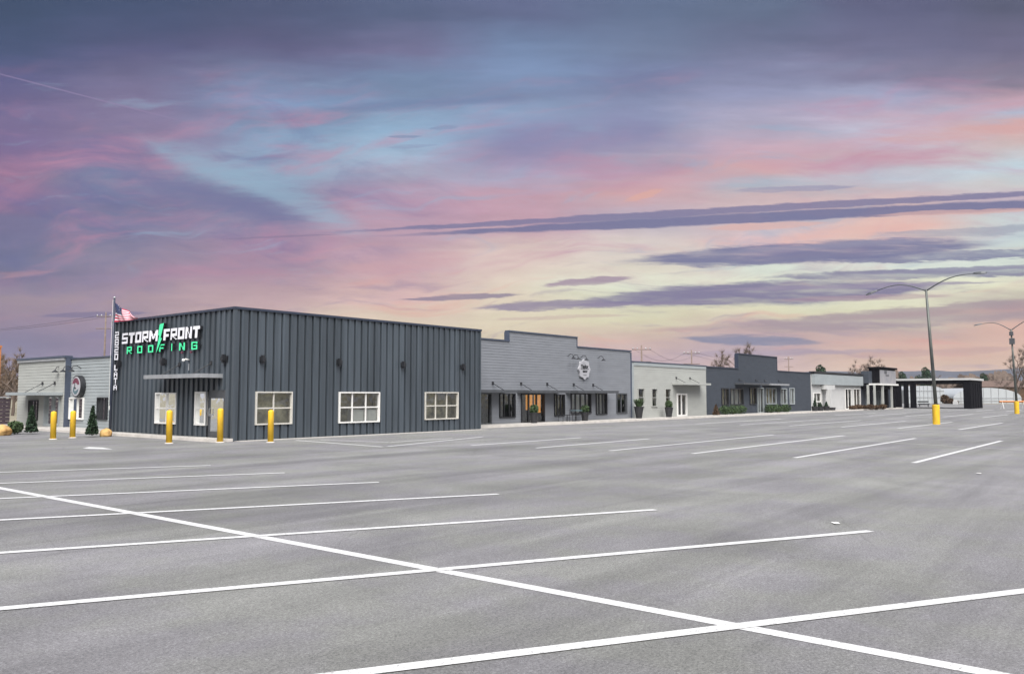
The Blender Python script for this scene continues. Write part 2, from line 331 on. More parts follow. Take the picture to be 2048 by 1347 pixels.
# ------------------------------------------------------------------ mesh helper
class MB:
    def __init__(s): s.v = []; s.f = []; s.m = []
    def face(s, pts, mi=0):
        k = len(s.v); s.v += [tuple(p) for p in pts]; s.f.append(tuple(range(k, k+len(pts)))); s.m.append(mi)
    def box(s, x0, y0, z0, x1, y1, z1, mi=0):
        if x0 > x1: x0, x1 = x1, x0
        if y0 > y1: y0, y1 = y1, y0
        if z0 > z1: z0, z1 = z1, z0
        k = len(s.v)
        s.v += [(x0,y0,z0),(x1,y0,z0),(x1,y1,z0),(x0,y1,z0),(x0,y0,z1),(x1,y0,z1),(x1,y1,z1),(x0,y1,z1)]
        for q in ((0,3,2,1),(4,5,6,7),(0,1,5,4),(1,2,6,5),(2,3,7,6),(3,0,4,7)):
            s.f.append(tuple(k+i for i in q)); s.m.append(mi)
    def tube(s, pts, rad, n=8, mi=0, cap=True):
        pts = [Vector(p) for p in pts]; R = rad if isinstance(rad, (list, tuple)) else [rad]*len(pts)
        base = len(s.v); prev = None
        for i, p in enumerate(pts):
            d = (pts[min(i+1, len(pts)-1)] - pts[max(i-1, 0)]).normalized()
            if prev is None:
                a = Vector((1, 0, 0)) if abs(d.z) > .9 else Vector((0, 0, 1)); x = d.cross(a).normalized()
            else: x = (prev - d*prev.dot(d)).normalized()
            prev = x; y = d.cross(x)
            for j in range(n):
                an = 2*math.pi*j/n; s.v.append(tuple(p + (x*math.cos(an) + y*math.sin(an))*R[i]))
        for i in range(len(pts)-1):
            for j in range(n):
                a = base+i*n+j; b = base+i*n+(j+1) % n
                s.f.append((a, b, b+n, a+n)); s.m.append(mi)
        if cap and n > 2:
            s.f.append(tuple(base+j for j in reversed(range(n)))); s.m.append(mi)
            s.f.append(tuple(base+(len(pts)-1)*n+j for j in range(n))); s.m.append(mi)
    def lathe(s, prof, n=20, c=(0, 0, 0), mi=0):
        base = len(s.v)
        for r, z in prof:
            for j in range(n):
                a = 2*math.pi*j/n; s.v.append((c[0]+r*math.cos(a), c[1]+r*math.sin(a), c[2]+z))
        for i in range(len(prof)-1):
            for j in range(n):
                a = base+i*n+j; b = base+i*n+(j+1) % n
                s.f.append((a, b, b+n, a+n)); s.m.append(mi)
        s.f.append(tuple(base+j for j in reversed(range(n)))); s.m.append(mi)
        s.f.append(tuple(base+(len(prof)-1)*n+j for j in range(n))); s.m.append(mi)
    def build(s, name, mats, parent=None, smooth=False, origin=None, rz=0.0):
        me = bpy.data.meshes.new(name)
        me.from_pydata(s.v, [], s.f); me.update()
        mats = mats if isinstance(mats, (list, tuple)) else [mats]
        for m in mats: me.materials.append(MT[m] if isinstance(m, str) else m)
        for p, mi in zip(me.polygons, s.m):
            p.material_index = mi; p.use_smooth = smooth
        o = bpy.data.objects.new(name, me); C.objects.link(o)
        if parent is not None:
            o.parent = parent
            o.matrix_parent_inverse.identity()
            if s.local is False:
                off = -Vector(parent.location)
                me.transform(__import__('mathutils').Matrix.Translation(off))
        return o
    local = False     # vertices in world coordinates; re-based under the parent
def tag(o, label=None, cat=None, group=None, kind=None):
    if label: o['label'] = label
    if cat: o['category'] = cat
    if group: o['group'] = group
    if kind: o['kind'] = kind
    return o
def thing(name, label, cat, loc=(0, 0, 0), group=None):
    o = bpy.data.objects.new(name, None); C.objects.link(o); o.location = loc; o.empty_display_size = .3
    bpy.context.view_layer.update()
    return tag(o, label, cat, group)
def sub(o, child):      # make child (world verts, built parentless) a child of mesh part o whose verts are already relative
    return child
def part(mb, name, mats, th, smooth=False):
    """th: thing Empty or a part of it; vertices are given in world space"""
    root = th
    off = Vector((0, 0, 0))
    p = th
    while p is not None: off += Vector(p.location); p = p.parent
    me_local = mb.local; mb.local = True
    o = mb.build(name, mats, th, smooth); mb.local = me_local
    from mathutils import Matrix
    o.data.transform(Matrix.Translation(-off)); return o
def single(mb, name, mats, label, cat, loc, group=None, smooth=False):
    o = mb.build(name, mats, None, smooth)
    from mathutils import Matrix
    o.data.transform(Matrix.Translation(-Vector(loc))); o.location = loc
    return tag(o, label, cat, group)
def copy_tree(o, parent=None):
    c = o.copy(); C.objects.link(c); c.parent = parent
    for ch in [q for q in bpy.data.objects if q.parent == o]: copy_tree(ch, c)
    return c

# wall frames: 'F' = front (plane Y=const, faces -Y, runs +X) ; 'S' = side (plane X=const, faces -X, runs +Y)
def fmap(kind, c):
    if kind == 'F': return lambda u, off, z: (u, c-off, z)
    return lambda u, off, z: (c-off, u, z)
def bx(mb, kind, c, u0, u1, z0, z1, o0, o1, mi=0):
    f = fmap(kind, c); a = f(u0, o0, z0); b = f(u1, o1, z1); mb.box(*a, *b, mi)
def minus(q0, q1, holes):
    out = [(q0, q1)]
    for h0, h1 in holes:
        nx = []
        for a, b in out:
            if h1 <= a or h0 >= b: nx.append((a, b)); continue
            if h0 > a: nx.append((a, h0))
            if h1 < b: nx.append((h1, b))
        out = nx
    return out
def ribbed(mb, kind, c, u0, u1, z0, z1, ops, pitch=.41, depth=.06):
    f = fmap(kind, c); pr = []
    u = u0
    while u < u1:
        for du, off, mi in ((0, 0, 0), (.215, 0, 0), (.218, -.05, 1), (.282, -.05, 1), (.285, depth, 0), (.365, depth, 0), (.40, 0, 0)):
            if u+du < u1: pr.append((u+du, off, mi))
        u += pitch
    pr.append((u1, 0, 0))
    for h in ops:
        for e in h[:2]:
            for k in range(len(pr)-1):
                if pr[k][0] < e < pr[k+1][0]:
                    t = (e-pr[k][0])/(pr[k+1][0]-pr[k][0]); pr.insert(k+1, (e, pr[k][1]+t*(pr[k+1][1]-pr[k][1]), pr[k][2])); break
    for (a, oa, ma), (b, ob, _) in zip(pr, pr[1:]):
        if b-a < 1e-6: continue
        mid = (a+b)/2
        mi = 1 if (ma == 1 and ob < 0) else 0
        for za, zb in minus(z0, z1, [(h[2], h[3]) for h in ops if h[0] < mid < h[1]]):
            mb.face([f(a, oa, za), f(b, ob, za), f(b, ob, zb), f(a, oa, zb)], mi)
def lap(mb, kind, c, u0, u1, z0, z1, ops, board=.17, lipd=.015):
    f = fmap(kind, c); zs = []
    z = z0
    while z < z1-1e-6:
        zt = min(z+board, z1); zs.append((z, lipd, zt, 0.0)); z = zt
    for za, oa, zb, ob in zs:
        cuts = sorted({za, zb} | {e for h in ops for e in h[2:4] if za < e < zb})
        for a, b in zip(cuts, cuts[1:]):
            ta = (a-za)/(zb-za); tb = (b-za)/(zb-za); mid = (a+b)/2
            for ua, ub in minus(u0, u1, [(h[0], h[1]) for h in ops if h[2] < mid < h[3]]):
                mb.face([f(ua, oa*(1-ta), a), f(ub, oa*(1-ta), a), f(ub, oa*(1-tb), b), f(ua, oa*(1-tb), b)])
        # underside lip
        for ua, ub in minus(u0, u1, [(h[0], h[1]) for h in ops if h[2] < za+.001 < h[3]]):
            mb.face([f(ua, oa, za), f(ua, 0, za), f(ub, 0, za), f(ub, oa, za)])
def window(th, kind, c, u0, u1, z0, z1, nu, nz, fmat='white', fw=.07, bar=.045, pmat='glass', inside='inside', depth=.5, blind=0, proud=.085, name='window', label=None):
    """frame bars (part) > pane, interior ; returns the frame part"""
    mb = MB(); o0, o1 = -.10, proud
    bx(mb, kind, c, u0, u0+fw, z0, z1, o0, o1); bx(mb, kind, c, u1-fw, u1, z0, z1, o0, o1)
    bx(mb, kind, c, u0+fw, u1-fw, z1-fw, z1, o0, o1); bx(mb, kind, c, u0+fw, u1-fw, z0, z0+fw, o0, o1+.012)
    for i in range(1, nu):
        u = u0+(u1-u0)*i/nu; bx(mb, kind, c, u-bar/2, u+bar/2, z0+fw, z1-fw, -.044, .006)
    for j in range(1, nz):
        z = z0+(z1-z0)*j/nz
        e = [u0+fw] + [u0+(u1-u0)*i/nu for i in range(1, nu)] + [u1-fw]
        for k in range(len(e)-1):
            a = e[k]+(bar/2 if k > 0 else 0); b = e[k+1]-(bar/2 if k < len(e)-2 else 0)
            bx(mb, kind, c, a, b, z-bar/2, z+bar/2, -.044, .002)
    w = part(mb, name, fmat, th)
    if label: w['label'] = label
    f = fmap(kind, c)
    g = MB(); g.face([f(u0+fw*.5, -.045, z0+fw*.5), f(u1-fw*.5, -.045, z0+fw*.5), f(u1-fw*.5, -.045, z1-fw*.5), f(u0+fw*.5, -.045, z1-fw*.5)])
    part(g, 'pane', pmat, w)
    if inside:
        r = MB(); d = -depth
        A = [f(u0, -.105, z0), f(u1, -.105, z0), f(u1, -.105, z1), f(u0, -.105, z1)]; B = [f(u0-.3, d, z0-.1), f(u1+.3, d, z0-.1), f(u1+.3, d, z1+.1), f(u0-.3, d, z1+.1)]
        r.face(B)
        for i in range(4): r.face([A[i], A[(i+1) % 4], B[(i+1) % 4], B[i]])
        part(r, 'interior', inside, w)
    if blind:
        r = MB(); k = 0; z = z1-fw
        zb = z0+fw+(z1-z0-2*fw)*(1-blind)
        while z-.05 > zb:
            a = f(u0+fw, -.13, z-.045); b = f(u1-fw, -.12, z)
            r.box(*a, *b); z -= .06
        part(r, 'blind', 'blind', w)
    return w
def wall_lamp(th, kind, c, u, z, w=.17, h=.36):
    mb = MB(); bx(mb, kind, c, u-w/2, u+w/2, z-h*.22, z+h*.22, .05, .26)
    bx(mb, kind, c, u-w*.33, u+w*.33, z+h*.22, z+h*.5, .08, .22); bx(mb, kind, c, u-w*.33, u+w*.33, z-h*.5, z-h*.22, .08, .22)
    bx(mb, kind, c, u-w*.7, u+w*.7, z-h*.34, z+h*.34, 0.0, .072)
    return part(mb, 'wall_lamp', 'black', th)
def awning(th, kind, c, u0, u1, z, proj, fmat='alu', rods=(), under='black', rodtop=.75, tilt=0):
    mb = MB(); bx(mb, kind, c, u0, u1, z-.02, z+.05, .03, proj)       # deck
    bx(mb, kind, c, u0-.03, u1+.03, z-.09, z+.08, proj+.001, proj+.06)    # fascia
    bx(mb, kind, c, u0-.03, u0-.001, z-.09, z+.08, .03, proj); bx(mb, kind, c, u1+.001, u1+.03, z-.09, z+.08, .03, proj)
    a = part(mb, 'awning', fmat, th)
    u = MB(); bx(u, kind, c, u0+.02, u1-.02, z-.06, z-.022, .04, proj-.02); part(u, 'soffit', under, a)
    f = fmap(kind, c)
    for r in rods:
        t = MB(); t.tube([f(r, .04, z+rodtop), f(r, proj-.08, z+.05)], .022, 6)
        bx(t, kind, c, r-.09, r+.09, z+rodtop-.08, z+rodtop+.10, .03, .06)
        part(t, 'tie_rod', 'black', a)
    return a
def shell(th, x0, y0, x1, y1, z, skip, m='roofing', wallm='grey_siding', roofz=None):
    """the plain rear walls and roof; skip names the sides that have their own cladding"""
    mb = MB(); t = .12
    if 'F' not in skip: mb.face([(x0,y0,0),(x1,y0,0),(x1,y0,z),(x0,y0,z)])
    if 'S' not in skip: mb.face([(x0,y1,0),(x0,y0,0),(x0,y0,z),(x0,y1,z)])
    mb.face([(x1,y0,0),(x1,y1,0),(x1,y1,z),(x1,y0,z)]); mb.face([(x1,y1,0),(x0,y1,0),(x0,y1,z),(x1,y1,z)])
    part(mb, 'rear_wall', wallm, th)
    r = MB(); rz = roofz or z-.35; r.box(x0+.12, y0+.12, rz-.2, x1-.12, y1-.12, rz); part(r, 'roof', m, th)

# ------------------------------------------------------------------ ground, lot, markings
g = MB(); g.face([(-2450,-2450,-.03),(2450,-2450,-.03),(2450,2450,-.03),(-2450,2450,-.03)])
tag(g.build('ground', 'soil'), kind='structure')
g = MB(); g.face([(-60,-60,0),(205,-60,0),(205,62,0),(-60,62,0)])
tag(g.build('parking_lot', 'asphalt'), kind='structure')
ZL = .004
pm = MB()
def stripe(a, b, w=.15, mb=None, z=ZL):
    mb = mb or pm
    a = Vector((a[0], a[1])); b = Vector((b[0], b[1])); d = (b-a).normalized(); n = Vector((-d.y, d.x))*(w/2)
    mb.face([(*(a-n), z), (*(b-n), z), (*(b+n), z), (*(a+n), z)])
SX = 6.54
ys = [2.92, 6.38, 9.78, 13.2, 16.62, 20.05, 23.4]
# the long spine is laid in one piece; stalls butt against it
stripe((SX, -6), (SX, 34), .16)
for i, y in enumerate(ys):
    ang = math.radians(-29.5 if i == 0 else -27.2)
    ex = 12.2 if i else 13.4
    dx = math.cos(ang); dy = math.sin(ang)
    def at(x): return (x, y+(x-SX)*dy/dx)
    stripe(at(-3.0 if i == 0 else .9), at(ex), .145, z=.0085)
stripe((SX+.09, -.6), (13, -4.1)); stripe((.9, 2.3), (SX-.09, -.6))
# far double rows, stalls parallel to the shops
for y, a, b in ((2.85,25.4,39.8),(5.96,25.25,39.71),(9.25,24.99,39.6),(12.5,24.66,40.2),(15.35,24.15,38.8),(18.2,23.7,31.8),(21.05,23.35,30.7),(-.3,25.5,40),(-3.4,25.6,40)): stripe((a, y), (b, y), .16)
for k in range(11):
    y = -2.7+3.1*k
    if y < 26: stripe((50.3+(.2*(8-k) if k < 8 else 0), y), (65.3, y), .16)
    if 5 < y < 27: stripe((80.5, y+.6), (94, y+.6), .17)
    if 2 < y < 27: stripe((112, y+.3), (124, y+.3), .18)
stripe((21.3, 29.2), tuple(on_ground(765,893)[:2]), .14); stripe(tuple(on_ground(775,892.3)[:2]), tuple(on_ground(965,873)[:2]), .14)
stripe(tuple(on_ground(640,879)[:2]), tuple(on_ground(778,884)[:2]), .12)
stripe(tuple(on_ground(780,884)[:2]), tuple(on_ground(905,876)[:2]), .12)
# painted arrow head / swash at the left drive
P = [on_ground(165,896), on_ground(178,893.5), on_ground(205,894.5), on_ground(226,898), on_ground(205,897.6), on_ground(182,897)]
pm.face([(p.x, p.y, ZL) for p in P])
tag(pm.build('road_markings', 'paint'), kind='structure')
po = MB(); stripe((37.2, 13.6), (32.4, 1.7), .09, po, .0055); stripe((38.2, 16.2), (37.2, 13.75), .06, po, .0055)
tag(po.build('old_road_marking', 'paint_old'), kind='structure')
# sidewalks with kerb
def walk(name, x0, y0, x1, y1, h, kx0=None):
    mb = MB(); mb.box(x0, y0, -.02, x1, y1, h); o = mb.build(name, 'concrete'); tag(o, kind='structure'); return o
k = MB(); k.box(34.7, 31.35, -.02, 128, 31.6, .15); k.box(18.3, 30.4, -.02, 18.5, 57, .12); k.box(18.5, 30.4, -.02, 19.08, 30.6, .12)
tag(k.build('kerb', 'kerb'), kind='structure')
walk('pavement', 34.7, 31.602, 128, 33.3, .146)
walk('pavement', 18.502, 30.602, 19.08, 41.5, .116)
walk('pavement', 18.502, 41.502, 20.4, 57, .116)
walk('pavement', 19.2, 29.95, 34.65, 30.49, .02)

# ------------------------------------------------------------------ roofing company building
X0, Y0, X1, Y1, TOP = 19.17, 30.57, 34.6, 41.4, 5.50
b1 = thing('metal_clad_building', 'charcoal ribbed metal building at the corner of the lot with white grid windows', 'building', (X0, Y0, 0))
sideops = [(35.1, 36.98, .60, 2.02), (32.62, 33.52, .60, 2.06), (31.2, 32.5, .12, 2.12)]
frontops = [(20.2, 22.05, .64, 2.06), (24.65, 27.16, .60, 2.06), (30.27, 32.8, .63, 2.07)]
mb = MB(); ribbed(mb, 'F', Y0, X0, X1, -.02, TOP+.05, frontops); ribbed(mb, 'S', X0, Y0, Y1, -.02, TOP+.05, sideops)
part(mb, 'wall', ['steel', 'steel_groove_shade'], b1)
for bb in ((X0-.075, Y0-.075, .03, X0+.05, Y0+.05, TOP), (X1-.05, Y0-.07, .03, X1+.05, Y0+.1, TOP), (X0-.07, Y1-.1, .03, X0+.1, Y1+.05, TOP)):
    mb = MB(); mb.box(*bb); part(mb, 'corner_trim', 'steel', b1)
mb = MB()   # coping
mb.box(X0-.10, Y0-.10, TOP, X1+.08, Y0+.2, TOP+.10); mb.box(X0-.10, Y0+.201, TOP, X0+.2, Y1+.08, TOP+.10); mb.box(X1-.15, Y0+.201, TOP, X1+.08, Y1+.08, TOP+.10); mb.box(X0+.201, Y1-.15, TOP, X1-.151, Y1+.08, TOP+.10)
part(mb, 'coping', 'steel_trim', b1)
shell(b1, X0, Y0, X1, Y1, TOP, 'FS', wallm='steel')
window(b1, 'F', Y0, *frontops[0], 2, 2, 'offwhite', .055, .055, inside='inside')
window(b1, 'F', Y0, *frontops[1], 3, 2, 'white', .06, .06, inside='inside', depth=1.0)
window(b1, 'F', Y0, *frontops[2], 3, 2, 'offwhite', .055, .055, inside='inside', depth=.8)
window(b1, 'S', X0, *sideops[0], 2, 2, 'white', .06, .06, inside='inside_dark', blind=.28, proud=.064)
window(b1, 'S', X0, *sideops[1], 1, 2, 'white', .09, .06, inside='inside_dark', blind=.35, proud=.064)
# two white boxes seen inside the middle window
for u in (25.62, 26.55):
    m2 = MB(); m2.box(u, Y0+.17, .67, u+.72, Y0+.5, 1.22); m2.box(u+.04, Y0+.15, .72, u+.68, Y0+.168, 1.16)
    single(m2, 'storage_bin', 'white', 'white bin behind the middle three-pane window, ' + ('left' if u < 26 else 'right') + ' one of the pair', 'bin', (u+.36, Y0+.6, .62), 'white bins behind the middle window')
    s_ = MB(); s_.box(u-.02, Y0+.13, .62, u+.74, Y0+.6, .668); part(s_, 'sill_shelf', 'white', b1)
# door
mb = MB(); o0, o1, z0, z1 = sideops[2]
bx(mb, 'S', X0, o0, o0+.12, z0, z1, -.06, .0); bx(mb, 'S', X0, o1-.12, o1, z0, z1, -.06, .0); bx(mb, 'S', X0, o0+.12, o1-.12, z1-.35, z1, -.06, -.005); bx(mb, 'S', X0, o0+.12, o1-.12, z0, z0+.25, -.06, -.005)
dr_ = part(mb, 'door', 'dkgrey', b1)
f = fmap('S', X0); gm = MB(); gm.face([f(o0+.12, -.03, z0+.25), f(o1-.12, -.03, z0+.25), f(o1-.12, -.03, z1-.35), f(o0+.12, -.03, z1-.35)]); part(gm, 'pane', 'glass_dark', dr_)
gm = MB(); bx(gm, 'S', X0, o0, o1, z0, z1, -.8, -.75); part(gm, 'interior', 'inside_dark', dr_)
gm = MB(); gm.tube([f(o1-.2, .0, 1.02), f(o1-.2, .07, 1.02), f(o1-.2, .07, 1.34), f(o1-.2, .0, 1.34)], .015, 6); bx(gm, 'S', X0, o1-.32, o1-.1, 1.06, 1.1, .0, .03); part(gm, 'handle', 'alu', dr_)
for u in (20.44, 24.56, 28.63, 33.1): wall_lamp(b1, 'F', Y0, u, 3.43)
for u in (40.45, 36.2, 31.15): wall_lamp(b1, 'S', X0, u, 3.43)
aw = awning(b1, 'S', X0, 31.35, 36.1, 2.72, 1.0, 'alu', (32.3, 34.9), rodtop=.55)
# brace curves of the awning and security camera
mb = MB()
f = fmap('S', X0)
mb.tube([f(34.1, .03, 3.46), f(34.1, .22, 3.50)], .03, 8); mb.lathe([(.0, -.07), (.06, -.05), (.075, 0), (.05, .05), (0, .06)], 12, f(34.1, .30, 3.45))
part(mb, 'security_camera', 'white', b1, True)
mb = MB(); mb.tube([f(34.12, .03, 3.3), f(34.12, .03, 3.0)], .02, 6); part(mb, 'conduit', 'alu', b1)
for u in (34.62, 33.86):
    mb = MB(); mb.lathe([(0, -.05), (.055, -.03), (.055, .03), (0, .05)], 10, f(u, .09, 3.80)); part(mb, 'beacon', 'red', b1)

# ---- letters as bitmaps
GL = {
'S': ["11111","10000","10000","11111","00001","00001","11111"], 'T': ["11111","00100","00100","00100","00100","00100","00100"],
'O': ["11111","10001","10001","10001","10001","10001","11111"], 'R': ["11111","10001","10001","11111","10100","10010","10001"],
'M': ["1000001","1100011","1110111","1011101","1001001","1000001","1000001"], 'F': ["11111","10000","10000","11110","10000","10000","10000"],
'N': ["10001","11001","11001","10101","10011","10011","10001"], 'I': ["1","1","1","1","1","1","1"],
'G': ["11111","10001","10000","10111","10001","10001","11111"], 'L': ["1000","1000","1000","1000","1000","1000","1111"],
'A': ["01110","10001","10001","11111","10001","10001","10001"], '2': ["11111","00001","00001","11111","10000","10000","11111"],
'8': ["11111","10001","10001","11111","10001","10001","11111"], '0': ["11111","10001","10001","10001","10001","10001","11111"],
}
def glyph(mb, ch, fx, fz, fat=.32):
    """fx(u in 0..1)->along , fz(v 0..1)-> height ; caller supplies point builder"""
    rows = GL[ch]; h = 7; w = len(rows[0]); grid = {(i, 6-j) for j, r in enumerate(rows) for i, c_ in enumerate(r) if c_ == '1'}
    # dilate cells so that strokes are bold: stroke cells are wider than gaps
    xs = [0]; zs = [0]
    for i in range(w):
        col = sum((i, j) in grid for j in range(7)); xs.append(xs[-1]+(1.0+fat if col >= 3 else 1.0-fat*.3))
    for j in range(7):
        row = sum((i, j) in grid for i in range(w)); zs.append(zs[-1]+(1.0+fat if row >= max(2, w*.55) else 1.0-fat*.3))
    xs = [a/xs[-1] for a in xs]; zs = [a/zs[-1] for a in zs]
    return grid, xs, zs
def letter(th, ch, kind, c, ua, ub, z0, z1, off0, off1, mats, shear=0.0, name='letter', fat=1.0):
    mb = MB(); f = fmap(kind, c); grid, xs, zs = glyph(mb, ch, None, None, fat)
    def P(x, z, off):
        zz = z0+(z1-z0)*z; return f(ua+(ub-ua)*(x+shear*(z-.5)), off, zz)
    for (i, j) in grid:
        xa, xb, za, zb = xs[i], xs[i+1], zs[j], zs[j+1]
        mb.face([P(xa, za, off1), P(xb, za, off1), P(xb, zb, off1), P(xa, zb, off1)], 0)
        mb.face([P(xa, zb, off0), P(xb, zb, off0), P(xb, za, off0), P(xa, za, off0)], 1)
        if (i-1, j) not in grid: mb.face([P(xa, za, off0), P(xa, za, off1), P(xa, zb, off1), P(xa, zb, off0)], 1)
        if (i+1, j) not in grid: mb.face([P(xb, za, off0), P(xb, za, off1), P(xb, zb, off1), P(xb, zb, off0)], 1)
        if (i, j-1) not in grid: mb.face([P(xa, za, off0), P(xb, za, off0), P(xb, za, off1), P(xa, za, off1)], 1)
        if (i, j+1) not in grid: mb.face([P(xa, zb, off0), P(xb, zb, off0), P(xb, zb, off1), P(xa, zb, off1)], 1)
    return part(mb, name, mats, th)
sg = thing('company_sign', 'white and green raised sign reading STORM FRONT ROOFING with a lightning bolt', 'sign', (X0, 36.4, 3.85))
def row(th, text, ua, ub, z0, z1, gap, mats, o0, o1, shear=0, fat=.75):
    wd = [len(GL[ch][0]) for ch in text]; wd = [max(2.0, w) for w in wd]
    n = len(text); tot = sum(wd)+gap*(n-1); k_ = (ub-ua)/tot; u = ua
    for ch, w in zip(text, wd):
        if ch == 'I': letter(th, ch, 'S', X0, u+w*k_*.3, u+w*k_*.7, z0, z1, o0, o1, mats, shear, fat=fat)
        else: letter(th, ch, 'S', X0, u, u+w*k_, z0, z1, o0, o1, mats, shear, fat=fat)
        u += (w+gap)*k_
# viewer sees +Y on the left, so words run towards -Y
row(sg, 'STORM', 40.10, 36.62, 4.40, 4.92, .75, ['sign_white', 'black'], .06, .20, .06)
row(sg, 'FRONT', 36.10, 33.00, 4.40, 4.92, .75, ['sign_white', 'black'], .06, .20, .06)
row(sg, 'ROOFING', 39.62, 33.20, 3.90, 4.24, 5.6, ['sign_green', 'black'], .06, .18, fat=.25)
mb = MB(); f = fmap('S', X0)
bolt = [(36.05, 5.18), (36.42, 4.62), (36.30, 4.62), (36.72, 3.86), (36.30, 4.36), (36.46, 4.36), (36.30, 4.74), (36.42, 4.74), (36.36, 5.18)]
bolt = [(36.02,5.20),(36.40,5.16),(36.52,4.66),(36.42,4.66),(36.66,3.84),(36.16,4.52),(36.30,4.52)]
mb.face([f(u, .24, z) for u, z in bolt], 0); mb.face([f(u, .08, z) for u, z in reversed(bolt)], 1)
for i in range(len(bolt)):
    a = bolt[i]; b = bolt[(i+1) % len(bolt)]; mb.face([f(a[0], .08, a[1]), f(b[0], .08, b[1]), f(b[0], .24, b[1]), f(a[0], .24, a[1])], 1)
part(mb, 'lightning_bolt', ['sign_green', 'black'], sg)
mb = MB()
for z in (4.47, 4.85, 4.08):
    bx(mb, 'S', X0, 33.0, 40.05, z-.02, z+.02, .05, .058)
part(mb, 'mounting_rail', 'black', sg)
sg = thing('address_sign', 'white house number and letters stacked vertically at the left end of the metal building', 'sign', (X0, 40.8, 2.1))
for ch, z in zip('2820', (4.72, 4.36, 4.00, 3.64)): letter(sg, ch, 'S', X0, 41.02, 40.62, z, z+.32, .05, .12, ['sign_white', 'black'], fat=.55)
for ch, z in zip('LATA', (3.12, 2.80, 2.48, 2.16)): letter(sg, ch, 'S', X0, 41.0, 40.64, z, z+.28, .05, .12, ['sign_white', 'black'], fat=.55)

# ------------------------------------------------------------------ shops along the front
def shop(name, label, x0, x1, ops, secs, sid, trim, cat='building', depth=14, base=.03, Y=33.0):
    th = thing(name, label, cat, (x0, Y, 0))
    mb = MB()
    for a, b, top in secs: lap(mb, 'F', Y, a, b, base, top, [o for o in ops if o[0] < b and o[1] > a])
    # returns of raised parapets
    for (a, b, t0), (a2, b2, t1) in zip(secs, secs[1:]):
        lo, hi = sorted((t0, t1)); mb.face([(b, Y, lo), (b, Y+.35, lo), (b, Y+.35, hi), (b, Y, hi)])
    part(mb, 'wall', sid, th)
    mb = MB()
    for i, (a, b, top) in enumerate(secs):
        lo = a-(.06 if i == 0 or secs[i-1][2] < top else -.0); hi = b+(.06 if i == len(secs)-1 or secs[i+1][2] < top else 0)
        mb.box(lo, Y-.07, top, hi, Y+.3, top+.09)
        if i and secs[i-1][2] < top: mb.box(a-.06, Y-.05, secs[i-1][2]+.09, a-.001, Y+.35, top)
        if i < len(secs)-1 and secs[i+1][2] < top: mb.box(b+.001, Y-.05, secs[i+1][2]+.09, b+.06, Y+.35, top)
    part(mb, 'coping', trim, th)
    shell(th, x0, Y, x1, Y+depth, min(s[2] for s in secs), 'F', wallm=sid)
    for a, b, top in secs:
        if top > min(s[2] for s in secs):
            m2 = MB(); m2.face([(b, Y+.35, min(s[2] for s in secs)-.3), (a, Y+.35, min(s[2] for s in secs)-.3), (a, Y+.35, top), (b, Y+.35, top)]); part(m2, 'parapet_back', 'roofing', th)
    return th
# grey shop
ops = [(36.2,38.42,.13,2.05),(39.18,40.75,.5,2.03),(41.35,43.85,.13,2.0),(44.95,46.15,.5,1.98),(46.9,49.4,.6,2.04),(50.05,51.52,.5,2.05),(52.83,54.32,.55,2.05)]
g1 = shop('grey_shop', 'mid grey lap-sided shop with a stepped parapet and white badge sign', 34.7, 55.0, ops, [(34.7,40.16,5.30),(40.16,47.67,5.93),(47.67,55.0,5.27)], 'grey_siding', 'grey_trim')
window(g1, 'F', 33, *ops[0], 2, 1, 'dkgrey', .08, .12, 'glass_dark', 'inside_green', .9, name='door')
window(g1, 'F', 33, *ops[1], 3, 1, 'black', .06, .06, 'glass', 'inside_dark', .7, blind=.0)
w = window(g1, 'F', 33, *ops[2], 3, 1, 'black', .07, .16, 'glass', 'inside_dark', 1.6, name='door', label='glass shop entrance lit amber from inside')
mb = MB(); mb.box(42.2, 33.22, .95, 42.85, 33.27, 1.95); mb.box(43.1, 33.22, .75, 43.75, 33.27, 1.95); part(mb, 'lit_display', 'amber', w)
window(g1, 'F', 33, *ops[3], 3, 1, 'black', .06, .1, 'glass', 'inside', .6)
window(g1, 'F', 33, *ops[4], 4, 1, 'black', .08, .12, 'glass', 'blind', .35)
window(g1, 'F', 33, *ops[5], 3, 1, 'black', .07, .16, 'glass', 'blind', .3)
window(g1, 'F', 33, *ops[6], 2, 1, 'dkgrey', .07, .1, 'glass', 'inside_dark', .6)
for u0, u1, r in ((36.0,39.6,(38.55,)),(40.95,45.3,(41.35,44.15)),(46.3,51.4,(47.25,49.7))): awning(g1, 'F', 33, u0, u1, 2.14, 1.05, 'dkgrey', r, rodtop=.5)
mb = MB(); mb.box(54.94, 32.94, .15, 55.06, 33.0, 5.2); part(mb, 'downpipe', 'grey_trim', g1)
def goose(th, u, z, kind='F', c=33.0):
    f = fmap(kind, c); mb = MB(); mb.tube([f(u, .03, z+.1), f(u, .25, z+.22), f(u, .45, z+.18), f(u, .52, z)], .022, 6)
    q = f(u, .52, z-.12); mb.lathe([(.16, 0), (.15, .05), (.05, .12), (.03, .14)], 12, q); return part(mb, 'gooseneck_lamp', 'black', th)
for u, z in ((46.55,4.52),(47.15,4.50),(48.15,4.48),(50.35,4.52)): goose(g1, u, z)
